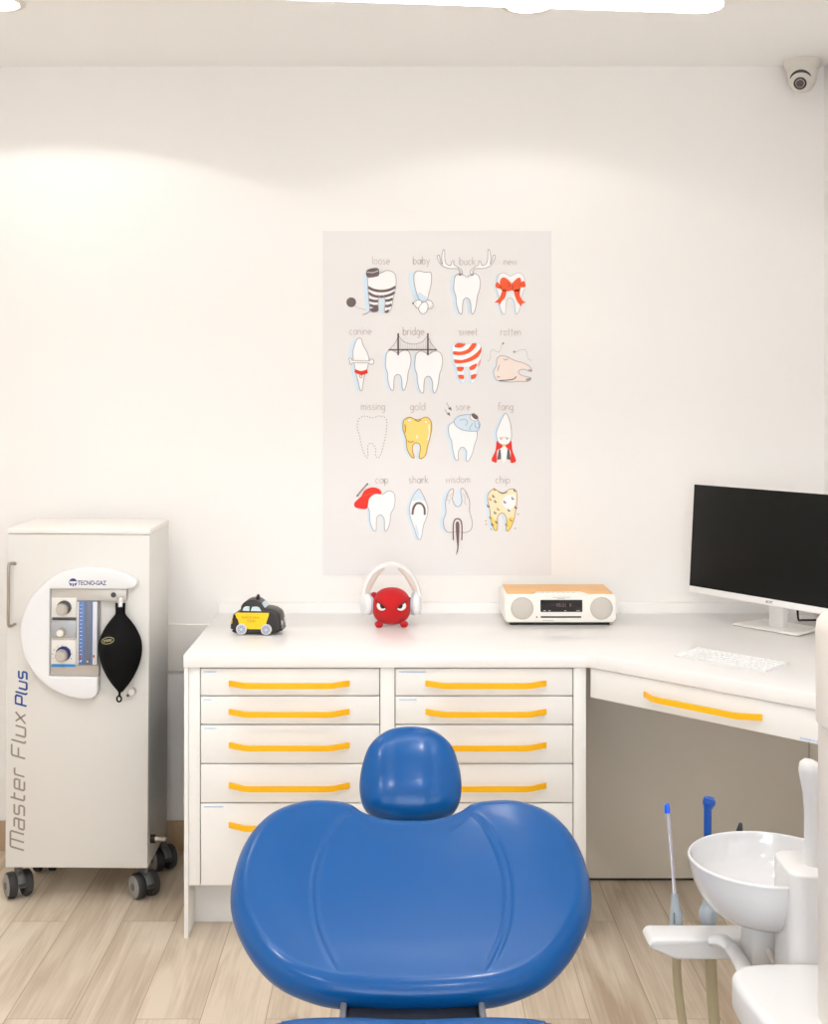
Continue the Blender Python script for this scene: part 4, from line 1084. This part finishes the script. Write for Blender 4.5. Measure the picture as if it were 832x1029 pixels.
q = MB(); put_text(q, 'alhua', .026, .006, 'ink_soft', frame((-.012, -.0578, -.0135), (1, -.16, 0), (0, 0, 1), (-.16, -1, 0)))
q.build('logo', sc_, smooth=False)

# ------------------------------------------------------------------ ceiling lights
def downlight(x, y, label, energy=None, blend=.3):
    t = thing('downlight', label, 'downlight', (x, y, CH), 0, None)
    MB().lathe([(.060, -.001), (.062, -.006), (.070, -.007), (.077, -.004), (.078, 0)], 'camera_white', 40).build('trim_ring', t)
    MB().lathe([(0, -.0095), (.03, -.0085), (.047, -.005), (.0605, -.001)], 'spot_glow', 36).build('diffuser', t)
    L = bpy.data.lights.new('downlight_beam', 'SPOT'); L.energy = energy or DOWN; L.color = (1, .98, .975); L.spot_size = math.radians(143); L.spot_blend = blend; L.shadow_soft_size = .05
    o = bpy.data.objects.new('downlight_beam', L); COL.objects.link(o); o.location = (x, y, CH-.02)
DOWN = 6.5; DOWN_FILL = 34
downlight(.365, 3.475, 'round recessed downlight near the back wall above the poster', None, .16)
downlight(-1.115, 3.455, 'round recessed downlight near the back wall above the white machine', 13, .08)
for y, w1 in ((2.0, 'in the middle of the room'), (.5, 'towards the added window')):  # out-of-view downlights added to raise the fill light in the room
    for x, w2 in ((.365, 'right'), (-1.115, 'left')):
        downlight(x, y, 'unseen round recessed fill downlight added on the %s %s' % (w2, w1), DOWN_FILL)
pe = Vector((.664, 2.54, 2.3)); pd = Vector((-.762, -.08, 0)).normalized(); LL = 1.5
lamp = thing('pendant_lamp', 'long white linear lamp hanging from the ceiling above the chair', 'lamp', pe+pd*LL/2)
TP = frame(pe+pd*LL/2, pd, Vector((0, 0, 1)).cross(pd), (0, 0, 1))
MB().pillow(inset(rrect(LL, .085, .042, 10), .004), .02, .004, 'lamp_body', TP @ Matrix.Translation((0, 0, .022)), cap='ngon').build('housing', lamp, True)
tag(MB().pillow(inset(rrect(LL-.004, .081, .040, 10), .003), .004, .003, 'lamp_glow', TP @ Matrix.Translation((0, 0, .0)), cap='ngon').build('diffuser', lamp, True), 'glowing white diffuser')
for s in (-.6, .6):
    p = pe+pd*(LL/2+s); MB().tube([(p.x, p.y, 2.34), (p.x, p.y, CH)], .0012, 'steel', 8).build('cable', lamp, True)

# ------------------------------------------------------------------ dental chair
CX = .024*1.0
ch = thing('dental_chair', 'blue leather dental chair with a round headrest in the middle of the room', 'dental chair', (CX, 1.6, 0))
def plane_map(P0_, ev):
    ev = Vector(ev).normalized(); nn = Vector((1, 0, 0)).cross(ev)
    def f(px, py):
        o = Vector((0, 0, H)); dd = Vector(((px-VX)/F, 1, -(py-VY)/F))
        t_ = (P0_-o).dot(nn)/dd.dot(nn); q = o+dd*t_-P0_
        return Vector((q.x, q.dot(ev), 0)), t_
    return f, frame(P0_, (1, 0, 0), ev, nn), nn
half = [(413, 826), (388, 824.5), (366, 818), (352, 809.5), (336, 806), (306, 806), (273, 818), (249, 843), (235, 878), (232, 912), (241, 943), (258, 971), (282, 993), (316, 1007.5), (345, 1013), (380, 1016), (413, 1017)]
full = half[:-1] + [(826-p[0], p[1]) for p in half[::-1]][:-1]
IMG = spline(full, 12)
P0_ = Vector((CX, 2.07, .505))
fmap, TBk, NBk = plane_map(P0_, (0, .45, .20))
RB = .034
def zest(p): return fmap(p.x, p.y)[1]
IMGi = inset(IMG, lambda p: RB*F/zest(p))
LN = [fmap(p.x, p.y)[0] for p in IMGi]
seamL = spline([fmap(*p)[0] for p in ((352, 800), (364, 819), (340, 842), (324, 876), (318, 908), (322, 945), (334, 975), (346, 998), (352, 1010))], 10, False)
seamL = [Vector((p.x, p.y, 0)) for p in seamL]
def seam_x(v):
    best = None
    for a, b in zip(seamL[:-1], seamL[1:]):
        lo, hi = sorted((a.y, b.y))
        if lo <= v <= hi and b.y != a.y: return abs(a.x+(b.x-a.x)*(v-a.y)/(b.y-a.y))
    return abs(seamL[0].x if v > seamL[0].y else seamL[-1].x)
VC = sum(p.y for p in LN)/len(LN)
def topfn(u, v, t):
    sx = seam_x(v); dd = abs(u)-sx
    g = -.0018*math.exp(-(dd/.004)**2) + .0022*math.exp(-((dd-.006)/.0038)**2)
    e = max(0, min(1, (1-t)*3)); e = e*e*(3-2*e)
    wing = .008*max(0, min(1, dd/.12))**1.5 if dd > 0 else 0
    return wing*e + g*min(1, (1-t)*9) + .005*math.exp(-((u/.2)**2+((v-VC)/.14)**2))*e
MB().pillow(LN, RB, RB, 'leather', TBk, nphi=9, rings=84, fn=topfn, ry=RB).build('backrest', ch, True, angle=80)
# headrest
himg = spline([(412.5, 730.3), (389, 734.5), (371.5, 749), (363.5, 771), (361.2, 792), (365, 810), (375, 820.5), (395, 827.5), (412.5, 828.5), (430, 827.5), (450, 820.5), (460, 810), (463.8, 792), (461.5, 771), (453.5, 749), (436, 734.5)], 8)
Hp = Vector((CX, 2.60, H-(783-VY)*2.60/F))
hmap, THd, NH = plane_map(Hp, (0, .52, .85))
RH = .036
hl_ = [hmap(p.x, p.y)[0] for p in inset(himg, RH*F/2.6)]
def cushion(line, r, T_, ex, M_, m, rings=26, fn=None):
    """pillow with one continuous bulge: outline = line pushed out by r, height follows a superellipse"""
    n = len(line); P = [Vector((p.x, p.y, 0)) for p in line]
    if sum(P[i].x*P[(i+1) % n].y-P[(i+1) % n].x*P[i].y for i in range(n)) < 0: P.reverse()
    out = []
    for i in range(n):
        t = (P[(i+1) % n]-P[i-1]).normalized(); out.append(P[i]+Vector((t.y, -t.x, 0))*r)
    c = sum(out, Vector())/n; vs = []; fs = []
    for k in range(-rings+1, rings):
        p = math.cos(PI/2*k/rings); hgt = T_*(1-p**ex)**(1/ex)*(1 if k >= 0 else -1)
        for q in out:
            w = c+(q-c)*p; vs.append(Vector((w.x, w.y, hgt+(fn(w.x, w.y, p) if fn and k > 0 else 0))))
    R_ = 2*rings-1
    for k in range(R_-1):
        for i in range(n):
            j = (i+1) % n; fs.append([k*n+i, k*n+j, (k+1)*n+j, (k+1)*n+i])
    vs.append(Vector((c.x, c.y, T_+(fn(c.x, c.y, 0) if fn else 0)))); vs.append(Vector((c.x, c.y, -T_)))
    for i in range(n):
        j = (i+1) % n; fs.append([(R_-1)*n+i, (R_-1)*n+j, len(vs)-2]); fs.append([j, i, len(vs)-1])
    return MB().add(vs, fs, m, M_)
cushion(hl_, RH, .046, 2.35, THd, 'leather', fn=lambda u, v, p: -.0014*math.exp(-((abs(u)-.046)/.012)**2)*(1-p**4)).build('headrest', ch, True, angle=80)
pA = at(412.5, 815, 2.60)
MB().tube(spline([(CX, 2.38, .585), (CX, 2.50, .605), (CX, 2.60, .63), (CX, 2.655, .66), (CX, 2.665, .70)], 6, False), .012, 'bracket_grey', 14).box((CX-.045, 2.615, .632), (CX+.045, 2.67, .662), 'lamp_body', .004).box((CX-.012, 2.60, .63), (CX+.012, 2.67, .668), 'bracket_dark', .003).build('headrest_bracket', ch, True)
# lower part: seat, brackets and pedestal
seat = spline([(-.23, .0), (-.20, .035), (-.13, .045), (-.07, .042), (0, .038), (.07, .042), (.13, .045), (.20, .035), (.23, .0), (.24, -.2), (.235, -.45), (.20, -.75), (.15, -.98), (.0, -1.03), (-.15, -.98), (-.20, -.75), (-.235, -.45), (-.24, -.2)], 6)
MB().pillow(inset(seat, .03), .045, .035, 'leather', frame((CX, 1.915, .490), (1, 0, 0), (0, 1, .0), (0, 0, 1)), cap='polar', rings=10, fn=lambda u, v, t: .006*(1-t)).build('seat', ch, True, angle=80)
MB().box((CX-.108, 1.93, .40), (CX+.108, 2.10, .495), 'bracket_dark', .008).box((CX-.119, 1.94, .395), (CX-.1085, 2.08, .503), 'bracket_grey', .003).box((CX+.1085, 1.94, .395), (CX+.119, 2.08, .503), 'bracket_grey', .003).build('back_bracket', ch, True)
MB().box((CX-.17, 1.15, .36), (CX+.17, 1.9, .452), 'unit_white', .02).build('seat_frame', ch, True)
MB().box((CX-.12, 1.45, .06), (CX+.12, 1.8, .362), 'unit_white', .03).build('pedestal', ch, True)
MB().prism([(p.x, p.y) for p in rrect(.46, .95, .12, 8, CX, 1.55)], 0, .07, 'unit_white', bev=.01).build('floor_plate', ch, True)

# ------------------------------------------------------------------ dental unit (spittoon side) at the right
un = thing('dental_unit', 'white dental unit with a spittoon bowl and tall post beside the blue chair', 'dental unit', (.70, 1.9, 0))
bc = Vector((.617, 2.083, .728)); BR = .129
prof = [(0, -.101), (.05, -.099), (.082, -.088), (.106, -.066), (.121, -.036), (.1275, -.006), (.1288, .0), (.127, .0028), (.1245, .001), (.119, -.018), (.104, -.042), (.07, -.053), (0, -.055)]
pp = spline([(a, b) for a, b in prof], 4, False)
bowl = MB().lathe([(max(p.x, 0), p.y) for p in pp], 'ceramic', 64, Matrix.Translation(bc)).build('bowl', un, True, angle=70)
# column beside the bowl
MB().prism([(p.x, p.y) for p in rrect(.19, .115, .027, 8, .7085, 1.992)], .30, .757, 'unit_white', bev=.006, seg=3).build('bowl_column', un, True, angle=50)
MB().box((.585, 2.06, .55), (.66, 2.13, .66), 'unit_white', .01).tube([at(757, 929, 2.09), at(779, 968, 2.05)], .006, 'post_white', 12).build('bowl_support', un, True)
sx_ = .666
sp2 = MB().tube([(sx_, 1.985, .745), (sx_, 1.985, .84), (sx_-.001, 1.985, .870), (sx_-.003, 1.985, .895), (sx_-.005, 1.985, .908), (sx_-.005, 1.985, .916), (sx_-.004, 1.985, .920), (sx_-.003, 1.985, .922)], [.0175, .0175, .0185, .021, .0215, .0195, .014, .004], 'unit_white', 28)
sp2.build('cup_filler', un, True, angle=60)
PX, PY = .6695, 1.75
pprof = [(.0745, 0), (.0745, 1.0385), (.0735, 1.0395), (.0735, 1.0405), (.0775, 1.0415), (.0785, 1.17), (.0765, 1.184), (.069, 1.194), (.055, 1.198), (0, 1.199)]
MB().lathe(pprof, 'post_white', 56, Matrix.Translation((PX, PY, 0))).build('post', un, True)
pod = spline([(.5055, 1.86), (.515, 1.912), (.553, 1.934), (.65, 1.937), (.8, 1.937), (.92, 1.93), (.95, 1.88), (.95, 1.66), (.93, 1.61), (.8, 1.60), (.62, 1.60), (.555, 1.615), (.535, 1.67), (.514, 1.77)], 7)
MB().pillow(inset(pod, .014), .028, .014, 'unit_white', Matrix.Translation((0, 0, .595)), nphi=6, cap='polar', rings=4).build('tray_pod', un, True, angle=60)
MB().prism([(p.x, p.y) for p in rrect(.32, .30, .05, 8, .74, 1.77)], .0, .572, 'unit_white', bev=.01, seg=3).build('base_housing', un, True, angle=50)
# holder arm: bevelled bar seen from the side (x, z), extruded in depth
ao = spline([(.433, .556), (.436, .563), (.444, .567), (.470, .567), (.53, .567), (.61, .567), (.66, .567), (.66, .534), (.60, .533), (.53, .533), (.485, .5335), (.470, .537), (.450, .546), (.437, .552)], 4)
MB().pillow(inset(ao, .004), .03, .006, 'unit_white', frame((0, 2.172, 0), (1, 0, 0), (0, 0, 1), (0, -1, 0)), cap='ngon', ry=.008).build('holder_arm', un, True, angle=50)
q = MB(); pr_ = spline([at(714, 944, 2.13), at(727, 946, 2.12), at(739, 958, 2.10), at(748, 974, 2.0), at(754, 990, 1.92)], 8, False)
q.tube(pr_, .0135, 'unit_white', 16, squash=(.75, 1.3)); q.build('arm_bracket', un, True)
HX = [(.499, 'a'), (.5585, 'b'), (.632, 'c')]
for x, _ in HX:
    MB().tube([(x+.0145*math.cos(g*PI/12), 2.232+.0145*math.sin(g*PI/12), .541) for g in range(24)], .0035, 'unit_white', 8, closed=True).box((x-.006, 2.196, .536), (x+.006, 2.219, .546), 'unit_white', .001).build('holder_clip', un, True)
YH = 2.232
def hose(x, r, sway):
    pts = spline([(x, YH, .552), (x+.002, YH, .45), (x+sway*.2, YH-.01, .32), (x+sway*.5, YH-.05, .16), (x+sway, YH-.10, .03), (x+sway+.06, YH-.16, .013), (x+.17, 2.02, .0115)], 10, False)
    return pts
def ribbed(mb, pts, r):
    P = []; R_ = []
    for a, b in zip(pts[:-1], pts[1:]):
        k = max(1, int((b-a).length/.0028))
        for i in range(k): P.append(a.lerp(b, i/k)); R_.append(r if len(P) % 2 else r*.93)
    mb.tube(P, R_, 'hose', 14); return mb
s1 = thing('saliva_ejector', 'clear thin suction tube with bright blue tip standing in the holder arm', 'suction tube', (.497, YH, .55))
MB().tube([(.499, YH, .5525), (.499, YH, .578), (.4975, YH, .585), (.496, YH, .612)], [.0118, .0105, .0085, .0055], 'grey_translucent', 20).box((.4915, YH-.0115, .562), (.4945, YH-.0095, .580), 'connector_slot').build('connector', s1, True)
MB().tube([(.496, YH, .610), (.490, YH, .69), (.4828, YH, .762)], .0032, 'clear_tube', 12).build('tube', s1, True)
MB().tube([(.4945, YH-.002, .612), (.4885, YH-.002, .69), (.4825, YH-.002, .758)], .0009, 'wire_white', 8).build('wire', s1, True)
tag(MB().tube([(.4832, YH, .756), (.4827, YH, .764), (.4822, YH, .770), (.4820, YH, .7725)], [.0052, .005, .0042, .003], 'tip_blue', 16).build('tip', s1, True), 'bright blue tip')
ribbed(MB(), hose(.4995, .008, .10), .0082).build('hose', s1, True)
s2 = thing('suction_tip', 'thick dark blue suction tip with round head standing behind the bowl', 'suction tube', (.5566, YH, .55))
MB().tube([(.5566, YH, .5525), (.5566, YH, .566), (.5566, YH, .580), (.5566, YH, .5875), (.5562, YH, .592), (.556, YH, .612)], [.012, .0162, .0165, .014, .0098, .0095], 'grey_translucent', 22).build('connector', s2, True)
tag(MB().tube([(.556, YH, .60), (.5555, YH, .70), (.5555, YH, .772)], .0069, 'tube_blue', 18).build('tube', s2, True), 'dark blue tube')
tag(MB().ball((.558, YH, .7745), (.0115, .0105, .0105), 'tube_blue').tube([(.5565, YH, .765), (.558, YH, .783)], [.0085, .0095], 'tube_blue', 18).build('tip_head', s2, True), 'dark blue round head')
ribbed(MB(), hose(.5605, .0105, .06), .0107).build('hose', s2, True)
s3 = thing('syringe', 'black-tipped hand instrument mostly hidden behind the spittoon bowl', 'dental instrument', (.612, YH, .55))
MB().tube([(.634, YH, .5525), (.625, YH, .62), (.614, YH, .705)], [.009, .010, .0085], 'grey_translucent', 18).build('body', s3, True)
MB().tube([(.6145, YH, .70), (.6125, YH, .722), (.6145, YH, .736), (.616, YH, .738)], [.0075, .0062, .0035, .0015], 'tip_black', 14).build('tip', s3, True)
ribbed(MB(), hose(.634, .008, .02), .0075).build('hose', s3, True)

# ------------------------------------------------------------------ light, world, camera
def area(name, loc, rot, sx, sy, e, col=(1, 1, 1)):
    L = bpy.data.lights.new(name, 'AREA'); L.shape = 'RECTANGLE'; L.size = sx; L.size_y = sy; L.energy = e; L.color = col
    o = bpy.data.objects.new(name, L); COL.objects.link(o); o.location = loc; o.rotation_euler = rot; return o
area('added_window_fill', ((WX0+WX1)/2, YF-.12, (WZ0+WZ1)/2), (math.radians(90), 0, 0), WX1-WX0, WZ1-WZ0, 60, (.925, .965, 1.045))  # added fill lamp outside the unseen rear window
wd = bpy.data.worlds.new('World'); S.world = wd; wd.use_nodes = True
wd.node_tree.nodes['Background'].inputs[0].default_value = (.95, .97, 1, 1); wd.node_tree.nodes['Background'].inputs[1].default_value = .75
cam = bpy.data.cameras.new('camera'); co = bpy.data.objects.new('camera', cam); COL.objects.link(co)
co.location = (0, 0, H); co.rotation_euler = (PI/2, 0, 0)
cam.sensor_fit = 'HORIZONTAL'; cam.sensor_width = 36; cam.lens = F/832*36
cam.shift_x = (416-VX)/832; cam.shift_y = -(514.5-VY)/832; cam.clip_start = .05
S.camera = co
vs_ = S.view_settings; S.display_settings.display_device = 'sRGB'
vs_.view_transform = 'Standard'; vs_.look = 'None'; vs_.exposure = .05; vs_.gamma = 1; vs_.use_curve_mapping = False
S.cycles.use_denoising = True; S.cycles.max_bounces = 10; S.cycles.diffuse_bounces = 6
bpy.context.view_layer.update()
